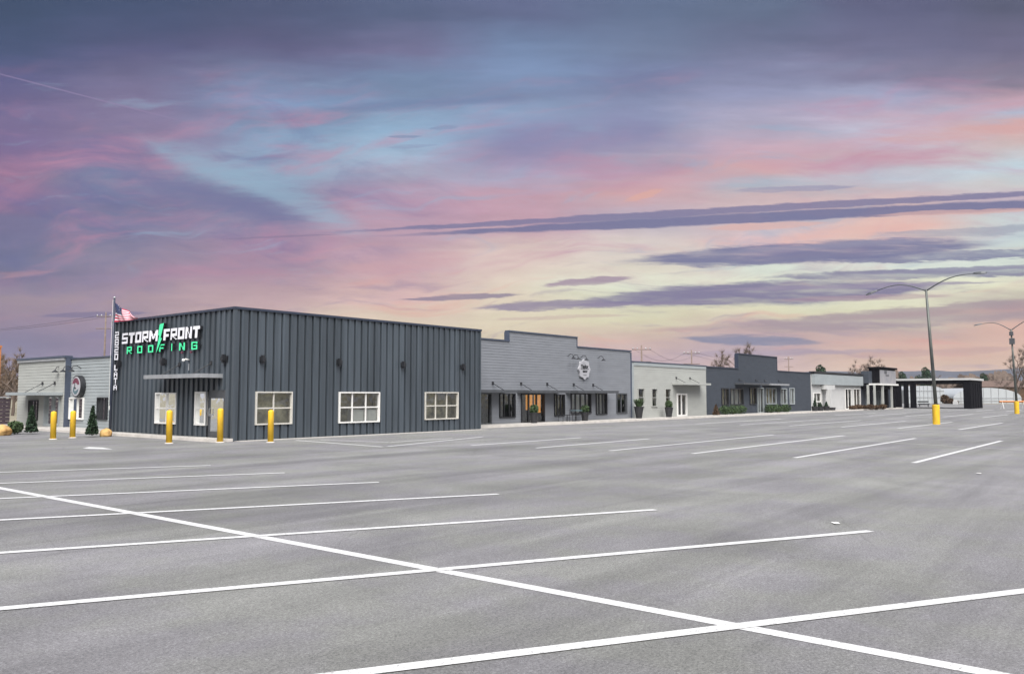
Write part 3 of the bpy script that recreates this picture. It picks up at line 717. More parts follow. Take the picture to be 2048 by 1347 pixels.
# badge sign
def badge(pts_n, R, ratio):
    out = []
    for i in range(pts_n):
        a = 2*math.pi*i/pts_n; r = R*(1+ratio*(abs(math.cos(4*a))**3)); out.append((r*math.cos(a), r*math.sin(a)))
    return out
bs = thing('badge_sign', 'white scalloped badge sign with a black two-line name on the grey shop', 'sign', (48.45, 32.9, 3.75))
def disc(mb, pts, cx, cz, y0, y1, mi=0):
    mb.face([(cx+x, y0, cz+z) for x, z in pts], mi)
    for i in range(len(pts)):
        a = pts[i]; b = pts[(i+1) % len(pts)]; mb.face([(cx+a[0], y0, cz+a[1]), (cx+a[0], y1, cz+a[1]), (cx+b[0], y1, cz+b[1]), (cx+b[0], y0, cz+b[1])], mi)
mb = MB(); disc(mb, badge(64, .63, .16), 48.45, 3.74, 32.84, 32.97); part(mb, 'board', 'badge', bs)
def ftext(th, s, size, cx, cy, cz, name, m, rot=0.0, kind='F', bold=.0, sx=1.0):
    cu = bpy.data.curves.new('t', 'FONT'); cu.body = s; cu.size = size; cu.align_x = 'CENTER'; cu.align_y = 'CENTER'; cu.extrude = .008; cu.offset = bold
    to = bpy.data.objects.new('t', cu); C.objects.link(to); bpy.context.view_layer.update()
    dg = bpy.context.evaluated_depsgraph_get(); me = bpy.data.meshes.new_from_object(to.evaluated_get(dg))
    bpy.data.objects.remove(to)
    from mathutils import Matrix
    Mx = Matrix.Rotation(math.pi/2, 4, 'X')
    if kind == 'S': Mx = Matrix.Rotation(-math.pi/2, 4, 'Z') @ Mx
    off = Vector((0, 0, 0)); p = th
    while p is not None: off += Vector(p.location); p = p.parent
    me.transform(Matrix.Translation(Vector((cx, cy, cz))-off) @ Mx @ Matrix.Rotation(rot, 4, 'Z') @ Matrix.Diagonal((sx, 1, 1, 1)))
    me.materials.clear(); me.materials.append(MT[m]); o = bpy.data.objects.new(name, me); C.objects.link(o); o.parent = th; return o
ftext(bs, 'Taylor', .34, 48.42, 32.825, 3.93, 'lettering', 'black', .0, bold=.012)
ftext(bs, 'GROUP', .17, 48.47, 32.825, 3.58, 'lettering', 'black', 0, bold=.008)
mb = MB(); mb.box(47.95, 32.822, 3.755, 48.95, 32.838, 3.785); mb.box(48.25, 32.822, 3.32, 48.65, 32.838, 3.345); part(mb, 'rule', 'black', bs)
# pale sage shop
ops = [(55.95,56.98,1.02,2.46),(58.1,59.05,.98,2.46),(60.33,61.32,.98,2.46),(62.37,64.15,.13,2.06)]
g2 = shop('sage_shop', 'pale sage lap-sided shop with three narrow windows and a white glazed door', 55.06, 67.95, ops, [(55.06,67.95,4.47)], 'pale_siding', 'grey_trim')
for o_ in ops[:3]: window(g2, 'F', 33, *o_, 1, 2, 'pale_siding', .06, .04, 'glass', 'inside_green', .6)
window(g2, 'F', 33, *ops[3], 2, 1, 'white', .13, .16, 'glass_dark', 'inside_dark', .8, name='door')
awning(g2, 'F', 33, 61.65, 66.6, 2.86, 1.05, 'pale_siding', (62.3, 64.8), rodtop=.5)
mb = MB(); mb.box(55.08, 32.93, .15, 55.35, 32.975, 4.4); mb.box(55.36, 32.94, 4.22, 67.9, 32.975, 4.44); part(mb, 'trim_board', 'pale_blue_siding', g2)
# charcoal double shop
ops = [(71.0,72.6,.98,2.56),(72.9,75.9,.98,2.56),(77.4,79.0,.98,2.66),(79.3,80.9,.13,2.66),(81.4,84.2,.98,2.66),(85.4,87.2,.95,2.64),(88.0,89.4,.92,2.7)]
g3 = shop('charcoal_shop', 'charcoal shop with a taller stepped centre and two awnings, beside the sage shop', 68.0, 94.65, ops, [(68.0,74.9,4.42),(74.9,84.6,5.86),(84.6,94.65,4.42)], 'dark_siding', 'steel_trim')
for i, o_ in enumerate(ops):
    window(g3, 'F', 33, *o_, 2 if o_[1]-o_[0] < 2 else 3, 1, 'black' if i < 3 else 'pale_blue_siding', .09, .16, 'glass', 'blind' if i % 2 else 'inside', .4, name='door' if i == 3 else 'window')
awning(g3, 'F', 33, 74.0, 80.0, 3.0, .9, 'dkgrey', (75, 79), rodtop=.4); awning(g3, 'F', 33, 80.6, 85.5, 3.0, .9, 'alu', (81.2, 85.0), rodtop=.4)
# cream shop
ops = [(95.4,97.9,.13,2.2),(106.9,109.6,.13,2.74),(110.3,113.2,.13,2.76)]
g4 = shop('cream_shop', 'long low cream fronted shop with a grey sign band and black roof edge', 94.7, 113.5, ops, [(94.7,113.5,4.36)], 'cream', 'black')
window(g4, 'F', 33, *ops[0], 2, 2, 'white', .09, .12, 'glass_dark', 'inside', .6, name='door'); window(g4, 'F', 33, *ops[1], 2, 1, 'white', .1, .2, 'glass_dark', 'inside_dark', .6); window(g4, 'F', 33, *ops[2], 2, 1, 'white', .1, .2, 'glass_dark', 'inside_green', .6)
mb = MB(); mb.box(94.9, 32.6, 3.15, 113.4, 32.97, 4.36); part(mb, 'sign_band', 'pale_blue_siding', g4)
mb = MB(); mb.box(94.8, 32.55, 4.46, 113.5, 33.2, 4.66); part(mb, 'roof_edge', 'black', g4)
mb = MB(); mb.box(98.0, 32.3, 2.6, 101.0, 32.97, 3.1); mb.box(98.3, 32.0, .15, 98.8, 32.5, 2.6); part(mb, 'portico', 'cream', g4)
# black shop with porch
ops = [(115.6,117.2,.13,2.5),(118.0,119.8,.13,2.5),(120.6,122.4,.13,2.5),(123.2,125.2,.13,2.5)]
g5 = shop('black_shop', 'black clad shop with a boxed tower at the far end of the row', 113.6, 130.5, ops, [(113.6,130.5,4.70)], 'dark_siding', 'black')
for o_ in ops: window(g5, 'F', 33, *o_, 2, 1, 'pale_blue_siding', .09, .18, 'glass_dark', 'inside_green', .6)
TY = 31.09; tz0 = on_front(1775, 767, TY).z; tz1 = on_front(1775, 734.5, TY).z
mb = MB(); mb.box(115.3, TY, tz0, 123.1, 32.4, tz1-.22); part(mb, 'tower', 'matt_black', g5)
mb = MB(); mb.box(115.1, TY-.25, tz1-.218, 123.4, 32.5, tz1); part(mb, 'tower_coping', 'matt_black', g5)
mb = MB(); mb.box(113.7, 32.0, 3.2, 115.28, 32.96, on_front(1732, 741, 32.0).z); part(mb, 'parapet_box', 'dark_siding', g5)
mb = MB(); mb.box(113.7, 30.8, tz0-.22, 123.6, 32.95, tz0-.004); part(mb, 'porch_roof', 'white', g5)
mb = MB(); mb.box(113.75, 31.2, tz0-.75, 123.5, 32.9, tz0-.224); part(mb, 'porch_soffit', 'matt_black', g5)
for px, w_ in ((1737, .25), (1750, .2), (1766, .4), (1784, .25)):
    u = on_front(px, 800, 31.0).x; mb = MB(); mb.box(u-w_/2, 30.9, .15, u+w_/2, 31.15, tz0-.225); part(mb, 'post', 'pale_siding', g5)
for px in (1744, 1776, 1790):
    u = on_front(px, 800, 31.4).x; mb = MB(); mb.box(u-.35, 31.4, .15, u+.35, 31.8, tz0-.76); part(mb, 'post', 'matt_black', g5)
sgn = thing('shop_sign', 'pale grey square sign panel with a small dark emblem on the black shop tower', 'sign', (119.4, TY-.1, tz0))
sp = MB(); sp.box(on_front(1761, 750, TY-.12).x, TY-.12, tz0+.02, on_front(1791.5, 750, TY-.12).x, TY-.02, tz1-.42); part(sp, 'panel', 'panelgrey', sgn)
ex = on_front(1771, 742, TY-.14); mb = MB(); mb.box(ex.x-.5, TY-.14, ex.z-.35, ex.x+.7, TY-.125, ex.z+.1); ex = on_front(1774, 750, TY-.14); mb.box(ex.x-.6, TY-.14, ex.z-.1, ex.x+1.0, TY-.125, ex.z+.06); part(mb, 'emblem', 'dkgrey', sgn)
# porte cochere
CX = 130.6
pc = thing('carport_canopy', 'black flat canopy on dark slab piers reaching out from the end of the shops', 'canopy', (CX, 24, 0))
ya = on_side(1942, 815, CX).y; xb = on_front(1966, 815, ya).x; za = on_side(1942, 766, CX).z; zb_ = on_side(1942, 759.5, CX).z; zc_ = on_side(1942, 755.5, CX).z
mb = MB(); mb.box(CX, ya, za, xb, 35.5, zb_); part(mb, 'beam', 'matt_black', pc)
mb = MB(); mb.box(CX-.2, ya-.2, zb_+.002, xb+.3, 35.6, zc_); part(mb, 'roof_edge', 'cream', pc)
mb = MB(); mb.box(CX+.02, ya+.02, .0, xb-.03, ya+.9, za-.002)
for k_ in range(5): mb.box(CX+.1+k_*(xb-CX)/5, ya-.05, .0, CX+.1+(k_+.45)*(xb-CX)/5, ya+.018, za)
part(mb, 'pier', 'matt_black', pc)
for a_, b_ in ((1788, 1803), (1808, 1817), (1821, 1832.5)):
    y1_ = on_side(a_, 813, CX).y; y0_ = on_side(b_, 813, CX).y; mb = MB(); mb.box(CX+.02, y0_, .0, CX+.35, y1_, za-.002); part(mb, 'pier', 'matt_black', pc)

# ------------------------------------------------------------------ left hand shops (facing the camera's left)
XS = 20.3
ops = [(44.6,45.9,.5,1.75),(42.3,43.2,.55,1.95)]
h1 = thing('siding_annexe', 'pale grey lap-sided annexe with a round emblem sign, left of the metal building', 'building', (XS, 41.5, 0))
ops = [(47.05,48.9,.55,1.78),(44.2,45.4,.60,1.80)]
mb = MB(); lap(mb, 'S', XS, 41.47, 50.1, .03, 3.93, ops, .17, .02); part(mb, 'wall', 'pale_blue_siding', h1)
mb = MB(); mb.box(XS-.08, 41.45, 3.93, XS+.3, 50.1, 4.0); part(mb, 'coping', 'grey_trim', h1)
window(h1, 'S', XS, *ops[0], 2, 1, 'white', .08, .06, 'glass', 'blind', .4); window(h1, 'S', XS, *ops[1], 3, 1, 'black', .06, .09, 'glass', 'blind', .4)
mb = MB(); mb.face([(XS,50.1,0),(34,50.1,0),(34,50.1,3.93),(XS,50.1,3.93)]); mb.face([(34,50.1,0),(34,41.47,0),(34,41.47,3.93),(34,50.1,3.93)]); part(mb, 'rear_wall', 'pale_blue_siding', h1)
mb = MB(); mb.box(XS+.02, 41.5, 3.5, 33.95, 50.05, 3.65); part(mb, 'roof', 'roofing', h1)
for u in (49.75, 48.7, 47.6): goose(h1, u, 3.32, 'S', XS)
h2 = thing('sage_corner_shop', 'pale sage shop at the far left with a dark end wall and hanging metal awning', 'building', (19.17, 47, 0))
ops = [(50.15,51.5,.42,1.55),(47.2,49.2,.12,1.95)]
HX = 19.3; HY = 47.0
HX = 20.0; a0, a1 = 48.9, 55.6
ops = [(52.4,53.75,.42,1.62),(49.4,51.5,.12,1.9)]
mb = MB(); lap(mb, 'S', HX, a0, a1, .03, 4.02, ops, .17, .016); part(mb, 'wall', 'pale_siding', h2)
mb = MB(); mb.box(HX-.02, a0-.05, .03, XS+.6, a0-.001, 4.05); part(mb, 'end_wall', 'grey_trim', h2)
mb = MB(); mb.box(HX-.12, a0-.06, 4.02, HX+.35, a1+.1, 4.14); part(mb, 'coping', 'grey_trim', h2)
mb = MB(); mb.box(HX-.10, a0, 3.88, HX-.03, a1, 4.0); part(mb, 'gutter', 'alu', h2)
window(h2, 'S', HX, *ops[0], 2, 1, 'black', .06, .08, 'glass_dark', 'inside_green', .5); window(h2, 'S', HX, *ops[1], 2, 1, 'pale_blue_siding', .12, .3, 'glass_dark', 'inside_dark', .5, name='door')
awning(h2, 'S', HX, 49.1, 54.2, 1.99, 1.1, 'pale_blue_siding', (50.2, 51.9), rodtop=.6)
mb = MB(); mb.face([(HX,a1,0),(34,a1,0),(34,a1,4),(HX,a1,4)]); mb.face([(34,a1,0),(34,a0,0),(34,a0,4),(34,a1,4)]); part(mb, 'rear_wall', 'pale_siding', h2)
mb = MB(); mb.box(HX+.02, a0+.02, 3.5, 33.95, a1-.02, 3.7); part(mb, 'roof', 'roofing', h2)
# round emblem sign on the annexe
ctr = on_side(152, 772, XS-.3)
rs = thing('round_sign', 'round white emblem sign with a dark rim and maroon arc on the annexe wall', 'sign', ctr)
circ = [(math.cos(2*math.pi*i/40), math.sin(2*math.pi*i/40)) for i in range(40)]
def sdisc(mb, pts, x0, x1, mi=0):
    mb.face([(x0, ctr.y-p[0], ctr.z+p[1]) for p in pts], mi)
    for i in range(len(pts)):
        a = pts[i]; b = pts[(i+1) % len(pts)]; mb.face([(x0, ctr.y-a[0], ctr.z+a[1]), (x1, ctr.y-a[0], ctr.z+a[1]), (x1, ctr.y-b[0], ctr.z+b[1]), (x0, ctr.y-b[0], ctr.z+b[1])], mi)
mb = MB(); sdisc(mb, [(a*.60, b*.60) for a, b in circ], XS-.30, XS-.03); part(mb, 'cabinet', 'black', rs)
mb = MB(); sdisc(mb, [(a*.54, b*.54) for a, b in circ], XS-.315, XS-.301); part(mb, 'face', 'badge', rs)
mb = MB()
arc = [(.46*math.cos(t), .46*math.sin(t)+.0) for t in [math.radians(d) for d in range(15, 166, 10)]] + [(-.30, .14), (0, .20), (.25, .08)]
mb.face([(XS-.32, ctr.y-a, ctr.z+b) for a, b in arc]); part(mb, 'emblem', 'red', rs)
mb = MB(); mb.face([(XS-.32, ctr.y-a, ctr.z+b) for a, b in [(-.30,-.05),(-.16,-.02),(-.12,-.28),(.10,-.22),(.36,-.14),(.30,-.30),(.1,-.44),(-.15,-.44),(-.33,-.30)]]); part(mb, 'emblem', 'teal', rs)
ftext(rs, 'L', .42, XS-.322, ctr.y+.06, ctr.z+.0, 'lettering', 'black', kind='S', bold=.012)

# ------------------------------------------------------------------ bollards
def bollard(p, label, h=1.28):
    mb = MB(); mb.lathe([(.118, 0), (.118, h-.06), (.11, h-.02), (.085, h+.012), (.04, h+.03), (.0, h+.034)], 20)
    return mb
BL = [(on_ground(338,886), 'yellow bollard standing in front of the left-facing window of the metal building', 1.28), (on_ground(440,884), 'yellow bollard beside the door of the metal building, nearest its corner', 1.34), (on_ground(541,884), 'yellow bollard in front of the first long-side window', 1.28), (on_ground(145,875), 'yellow bollard near the round sign, right one of the far left pair', 1.18), (on_ground(106,878), 'leftmost yellow bollard, before the sage shop door', 1.18)]
for i, (p, lb, h) in enumerate(BL):
    t = thing('bollard', lb, 'bollard', (p.x, p.y, 0), 'yellow bollards along the drive'); t.rotation_euler = (random.uniform(-.012, .012), random.uniform(-.012, .012), 0)
    mb = bollard(p, lb, h); mb.local = True; o = mb.build('pipe', 'yellow', t, True)
    mb = MB(); mb.local = True; mb.lathe([(.17, 0), (.165, .015), (.12, .03)], 16); mb.build('footing', 'kerb', t)

# ------------------------------------------------------------------ parking lot lamps
def lot_lamp(base, top, lend, rend, label, extra=False, h_y=45):
    t = thing('street_lamp', label, 'lamp post', (base.x, base.y, 0), 'lamp posts in the parking lot')
    tp = Vector(top)
    mb = MB(); mb.tube([(base.x, base.y, 0.0), (base.x, base.y, 2.0), ((base.x*.98+tp.x*.02), base.y*.98+tp.y*.02, 2.05)], .36, 20) if False else mb.lathe([(.225, 0), (.225, 1.22), (.21, 1.28), (.15, 1.30)], 20, (base.x, base.y, 0))
    part(mb, 'concrete_base', 'yellow', t, False)
    mb = MB(); mb.box(base.x-.15, base.y-.15, 1.295, base.x+.15, base.y+.15, 1.33); part(mb, 'base_plate', 'dkgrey', t)
    mb = MB(); mb.tube([(base.x, base.y, 1.31), Vector((base.x, base.y, 1.31)).lerp(tp, .5), tp], [.12, .10, .07], 12); part(mb, 'pole', 'galv', t, True)
    for e, bow in ((lend, .42), (rend, .30)):
        e = Vector(e); s = tp - Vector((0, 0, .12 if e is not None else 0)); pts = []
        for k_ in range(9):
            q = k_/8; p = s.lerp(e, q); p.z += bow*math.sin(math.pi*q); pts.append(p)
        mb = MB(); mb.tube(pts, [.045, .043, .04, .038, .035, .033, .03, .028, .025], 8); ar = part(mb, 'arm', 'dkgrey', t, True)
        d = (e-pts[-2]).normalized(); n = Vector((-d.y, d.x, 0)).normalized()
        mb = MB(); L0 = .75
        ring = []
        for (a, w, hh) in ((0, .05, .05), (.12, .12, .08), (.45, .17, .09), (.7, .14, .06), (.78, .06, .03)):
            ring.append([e+d*(a-.1)+n*w+Vector((0,0,-hh*.4)), e+d*(a-.1)-n*w+Vector((0,0,-hh*.4)), e+d*(a-.1)-n*w*.7+Vector((0,0,hh)), e+d*(a-.1)+n*w*.7+Vector((0,0,hh))])
        for r0, r1 in zip(ring, ring[1:]):
            for j in range(4): mb.face([r0[j], r0[(j+1) % 4], r1[(j+1) % 4], r1[j]])
        mb.face(ring[0]); mb.face(list(reversed(ring[-1]))); part(mb, 'lamp_head', 'dkgrey', t)
    if extra:
        mb = MB(); q = Vector((base.x, base.y, 0)).lerp(tp, .88); mb.box(q.x-.25, q.y-.25, q.z-.5, q.x+.2, q.y+.2, q.z+.1); q = Vector((base.x, base.y, 0)).lerp(tp, .96); mb.box(q.x-.17, q.y-.17, q.z-.3, q.x+.17, q.y+.17, q.z+.1); part(mb, 'control_box', 'dkgrey', t)
    return t
def lamp_pts(b, tpx, l, r):
    dep = (b-Vector((0, 0, H))).dot(_fw) ; f = lambda q, dd=0: at_depth(q[0], q[1], dep+dd+.0)
    tp = f(tpx)
    return tp, f(l, 1.5), f(r, -1.5)
B = on_ground(1873, 848); tp, le, re = lamp_pts(B, (1852, 578), (1752, 582), (1950, 547))
lot_lamp(B, tp, le, re, 'nearest tall double-armed lamp post with a yellow concrete base')
B = on_ground(2034, 827); tp, le, re = lamp_pts(B, (2022, 658), (1962, 648), (2085, 632))
lot_lamp(B, tp, le, re, 'farther double-armed lamp post with a box below its arms, at the right edge', True)

# ------------------------------------------------------------------ flag pole
fp = on_side(222, 868, 18.35); fx, fy_ = 18.55, 40.35
fx = 18.6
base = on_side(222, 800, fx); fy_ = base.y; ztop = on_side(222, 598, fx).z
t = thing('flagpole', 'tall dark flagpole standing at the left end of the metal building', 'flagpole', (fx, fy_, .12))
mb = MB(); mb.tube([(fx, fy_, .12), (fx, fy_, 3), (fx, fy_, ztop)], [.066, .058, .04], 12); part(mb, 'pole', 'steel_trim', t, True)
mb = MB(); mb.lathe([(0, -.06), (.05, -.04), (.06, 0), (.05, .04), (0, .06)], 12, (fx, fy_, ztop+.05)); part(mb, 'finial', 'alu', t, True)
mb = MB(); mb.box(fx-.09, fy_-.02, 1.2, fx-.06, fy_+.02, 1.4); mb.tube([(fx-.09, fy_, 1.3), (fx-.1, fy_, 3.4), (fx-.07, fy_, ztop-.05)], .008, 5); part(mb, 'halyard', 'white', t)
# flag mesh: 13 stripes and canton
MT['flag_red'] = mat('flag_red', (.38, .022, .05), .8, 0, .2, .1); MT['flag_white'] = mat('flag_white', (.58, .50, .53), .8, 0, .2, .06)
m = bpy.data.materials.new('flag_canton'); m.use_nodes = True; n_ = m.node_tree.nodes; l_ = m.node_tree.links
v_ = n_.new('ShaderNodeTexVoronoi'); v_.inputs['Scale'].default_value = 9; v_.inputs['Randomness'].default_value = .15; q_ = n_.new('ShaderNodeTexCoord'); l_.new(q_.outputs['Object'], v_.inputs['Vector'])
r_ = n_.new('ShaderNodeValToRGB'); r_.color_ramp.elements[0].position = .24; r_.color_ramp.elements[0].color = (.5, .5, .55, 1); r_.color_ramp.elements[1].position = .27; r_.color_ramp.elements[1].color = (.025, .035, .09, 1)
l_.new(v_.outputs['Distance'], r_.inputs[0]); l_.new(r_.outputs[0], n_['Principled BSDF'].inputs['Base Color']); MT['flag_canton'] = m
mb = MB(); NXF, NZF = 26, 26
ztf = on_side(222, 604, fx).z; zbf = on_side(222, 645, fx).z
def fpnt(i, j):
    q = i/NXF; s = j/NZF           # s: 0 bottom .. 1 top
    zt = ztf-(ztf-zbf)*.86*q**.9; zb = zbf+.02-.02*math.sin(q*5)
    wave = .12*math.sin(q*9+s*2.5)*q**.5+.05*math.sin(q*17+s*4)
    L_ = 2.3*q*(1-.12*s)
    return (fx+wave, fy_-.06-L_, zb+(zt-zb)*s+.05*math.sin(q*8+s*3)*q*(1-s*.5))
for i in range(NXF):
    for j in range(NZF):
        st = j*13//NZF; mi = 0 if st % 2 == 0 else 1
        if i < NXF*.42 and st >= 6: mi = 2
        mb.face([fpnt(i, j), fpnt(i+1, j), fpnt(i+1, j+1), fpnt(i, j+1)], mi)
fl = single(mb, 'flag', ['flag_red', 'flag_white', 'flag_canton'], 'red and white striped flag with a starred blue corner drooping from the pole', 'flag', (fx, fy_, ztf), smooth=True)

# ------------------------------------------------------------------ planters, shrubs, furniture, boulders
def leafy(mb, c, rx, rz, n, s, shape='ball', seed=0):
    rnd = random.Random(seed)
    for _ in range(n):
        if shape == 'cone':
            h = rnd.random()**1.3; r = rx*(1-h)**.8*math.sqrt(rnd.random()); z = h*rz
        else:
            while True:
                a, b, z = (rnd.uniform(-1, 1) for _ in range(3))
                if a*a+b*b+z*z <= 1: break
            h = None
        th_ = rnd.uniform(0, 6.283)
        if h is not None: p = Vector((c[0]+r*math.cos(th_), c[1]+r*math.sin(th_), c[2]+z))
        else: p = Vector((c[0]+a*rx, c[1]+b*rx, c[2]+z*rz))
        d = Vector((rnd.gauss(0, 1), rnd.gauss(0, 1), rnd.gauss(.3, 1))).normalized(); e = d.cross(Vector((rnd.gauss(0, 1), rnd.gauss(0, 1), rnd.gauss(0, 1)))).normalized()
        w = s*rnd.uniform(.6, 1.3)
        mb.face([p-d*w, p+e*w*.45, p+d*w, p-e*w*.45])
def grassy(mb, c, r, h, n, seed=0):
    rnd = random.Random(seed)
    for _ in range(n):
        a = rnd.uniform(0, 6.283); q = rnd.random(); p = Vector((c[0]+r*.4*q*math.cos(a), c[1]+r*.4*q*math.sin(a), c[2])); hh = h*rnd.uniform(.6, 1)
        tip = p+Vector((math.cos(a)*r*rnd.uniform(.4, 1.3), math.sin(a)*r*rnd.uniform(.4, 1.3), hh)); mid = p.lerp(tip, .5)+Vector((0, 0, hh*.15)); n_ = Vector((-math.sin(a), math.cos(a), 0))*.02
        mb.face([p-n_, p+n_, mid+n_, mid-n_]); mb.face([mid-n_, mid+n_, tip])
def planter(p, r0, r1, h, ph, label, kind, seed, g='potted plants in front of the shops', z=.146):
    t = thing('potted_plant', label, 'potted plant', (p.x, p.y, z), g)
    mb = MB(); mb.lathe([(r0, 0), (r1, h), (r1+.02, h), (r1+.02, h+.04), (r1-.04, h+.04), (r1-.05, h-.06), (0, h-.06)], 18, (p.x, p.y, z)); part(mb, 'pot', 'pot', t)
    mb = MB()
    if kind == 'grass': grassy(mb, (p.x, p.y, z+h-.06), .4, ph, 220, seed); leafy(mb, (p.x, p.y, z+h+ph*.3), .22, ph*.4, 160, .07, seed=seed)
    elif kind == 'cone': leafy(mb, (p.x, p.y, z+h-.05), .3, ph, 500, .07, 'cone', seed)
    else: leafy(mb, (p.x, p.y, z+h+ph*.45), .3, ph*.55, 500, .075, seed=seed)
    part(mb, 'foliage', 'leaf2' if kind != 'cone' else 'leaf', t); return t
planter(on_front(1068, 840, 31.95), .2, .27, .62, .55, 'tall dark planter with a leafy shrub beside the amber-lit shop entrance', 'ball', 1)
planter(on_front(1170, 840, 32.1), .2, .27, .55, .55, 'dark planter with a bushy plant beside the patio table of the grey shop', 'ball', 2)
planter(on_front(1278, 835, 32.2), .22, .36, .85, .75, 'black tapered pot with upright green grass at the left end of the sage shop', 'grass', 3)
planter(on_front(1338, 835, 32.2), .22, .34, .75, .6, 'black tapered pot with a dark leafy plant left of the sage shop door', 'ball', 4)
for i, (px, hh, lb) in enumerate(((1630, 1.3, 'tall dark planter at the left end of the cream shop'), (1641, .7, 'low dark pot beside the cream shop portico, left of its column'), (1653, .75, 'low dark pot just right of the cream shop column'))):
    planter(on_front(px, 822, 31.9), .3, .36, .45, hh*.8, lb, 'cone', 10+i)
mb = MB(); q = on_front(1664, 822, 31.9); mb.lathe([(.36, 0), (.42, .3), (.44, .34), (.3, .34), (.28, .28), (0, .28)], 14, (q.x, q.y, .146)); single(mb, 'empty_pot', 'pot', 'low empty dark bowl on the pavement before the cream shop', 'pot', (q.x, q.y, .146))
def shrub(p, rx, rz, name, label, m, n=700, s=.09, kind='cone', z=.12, g=None):
    t = thing(name, label, 'shrub', (p.x, p.y, z), g)
    mb = MB(); mb.tube([(p.x, p.y, z-.02), (p.x, p.y, z+rz*.5)], .04, 6); part(mb, 'trunk', 'bark', t)
    mb = MB(); leafy(mb, (p.x, p.y, z+(.05 if kind == 'cone' else rz)), rx, rz, n, s, kind, int(p.x*10)); part(mb, 'crown', m, t)
shrub(on_ground(184, 869, .1), .27, 1.25, 'conifer_shrub', 'small dark conical shrub before the annexe wall', 'leaf', z=.1)
shrub(on_ground(62, 864, .1), .30, 1.2, 'conifer_shrub', 'dark conical shrub beside the window of the far left sage shop', 'leaf', z=.1)
shrub(on_ground(29, 864, .1), .36, .30, 'round_shrub', 'low round dark green shrub at the foot of the dark fence', 'leaf2', kind='ball', z=.05)
for i, px in enumerate((1706, 1716, 1727, 1741, 1752, 1765)):
    shrub(on_front(px, 815, 31.9 if px < 1730 else 30.6), .55, .26+.07*(i % 2), 'dry_shrub', ['russet shrub left of the first far window of the cream shop', 'russet shrub under the last window of the cream shop', 'russet shrub at the corner where cream and black shops meet', 'russet shrub under the porch roof, left one', 'russet shrub under the porch roof, middle one', 'russet shrub under the porch roof, right one'][i], 'drybush', 350, .12, 'ball', z=.1, g='russet shrubs at the far shops')
for i in range(6):
    p = on_front((1450, 1466, 1482, 1540, 1556, 1572)[i], 822, 32.3)
    shrub(p, .55, .42, 'hedge_shrub', 'clipped dark green shrub below the ' + ['first', 'second', 'third', 'fourth', 'fifth', 'sixth'][i] + ' stretch of charcoal shop window', 'leaf2', 420, .09, 'ball', z=.14, g='shrubs along the charcoal shop')
shrub(on_front(1432, 822, 32.1), .35, .9, 'dry_shrub', 'pale dry upright shrub at the left end of the charcoal shop', 'drybush', 400, .09, 'cone', z=.14)
# boulders
def boulder(p, r, label, sx=1.0):
    bm = bmesh.new(); bmesh.ops.create_icosphere(bm, subdivisions=4, radius=1)
    for v in bm.verts:
        n = mnoise.noise(v.co*1.4+Vector((p.x, 0, 0)))*.22+mnoise.noise(v.co*4)*.05
        v.co *= (1+n); v.co.x *= r*sx; v.co.y *= r*sx; v.co.z = max(v.co.z*r*.85+r*.55, 0)
    me = bpy.data.meshes.new('boulder'); bm.to_mesh(me); bm.free()
    for q in me.polygons: q.use_smooth = True
    me.materials.append(MT['stone']); o = bpy.data.objects.new('boulder', me); C.objects.link(o); o.location = (p.x, p.y, .0); tag(o, label, 'boulder')
boulder(on_ground(212, 868, .1), .27, 'rounded tan boulder at the foot of the flagpole')
boulder(on_ground(3, 866, .1), .36, 'yellow tan boulder at the far left edge of the lot', 1.1)
# bistro set
def chair(p, rz, label):
    t = thing('patio_chair', label, 'chair', (p.x, p.y, .146), 'patio chairs before the grey shop')
    t.rotation_euler = (0, 0, rz)
    def lp(mb, nm, m): mb.local = True; return mb.build(nm, m, t)
    mb = MB(); mb.box(-.23, -.22, .43, .23, .22, .46); lp(mb, 'seat', 'black')
    mb = MB(); mb.tube([(-.2, .21, .46), (-.2, .27, .88)], .014, 6); mb.tube([(.2, .21, .46), (.2, .27, .88)], .014, 6)
    for k_ in range(5): mb.box(-.2, .22+.012*k_, .52+.08*k_, .2, .235+.012*k_, .56+.08*k_)
    lp(mb, 'backrest', 'black')
    for a, b in ((-.2, -.2), (.2, -.2), (-.2, .2), (.2, .2)):
        mb = MB(); mb.tube([(a, b, .43), (a*1.1, b*1.12, 0)], .014, 6); lp(mb, 'leg', 'black')
q = on_front(1152, 840, 32.1)
t = thing('patio_table', 'round metal patio table on the pavement before the grey shop', 'table', (q.x, q.y, .146))
mb = MB(); mb.lathe([(.42, .70), (.45, .71), (.45, .73), (.42, .74)], 24, (q.x, q.y, .146)); part(mb, 'tabletop', 'teal', t)
mb = MB(); mb.lathe([(.28, 0), (.26, .03), (.04, .05), (.035, .70)], 16, (q.x, q.y, .146)); part(mb, 'pedestal', 'black', t)
chair(on_front(1126, 840, 32.2), math.radians(80), 'black patio chair left of the round table')
chair(on_front(1142, 842, 31.95), math.radians(150), 'black patio chair just in front of the round table')
# litter
for (px, py, lb) in ((1672, 1047, 'white paper scrap lying on the asphalt past the end of the third stall line'), (1958, 947, 'small white scrap on the asphalt in the distance at the right')):
    p = on_ground(px, py); bm = bmesh.new(); bmesh.ops.create_grid(bm, x_segments=5, y_segments=4, size=.5)
    for v in bm.verts: v.co = Vector((v.co.x*.14, v.co.y*.09, .012+.02*abs(mnoise.noise(v.co*5+Vector((px, 0, 0))))))
    me = bpy.data.meshes.new('paper_scrap'); bm.to_mesh(me); bm.free(); me.materials.append(MT['white'])
    o = bpy.data.objects.new('paper_scrap', me); C.objects.link(o); o.location = (p.x, p.y, 0); o.rotation_euler = (0, 0, .7); tag(o, lb, 'litter')

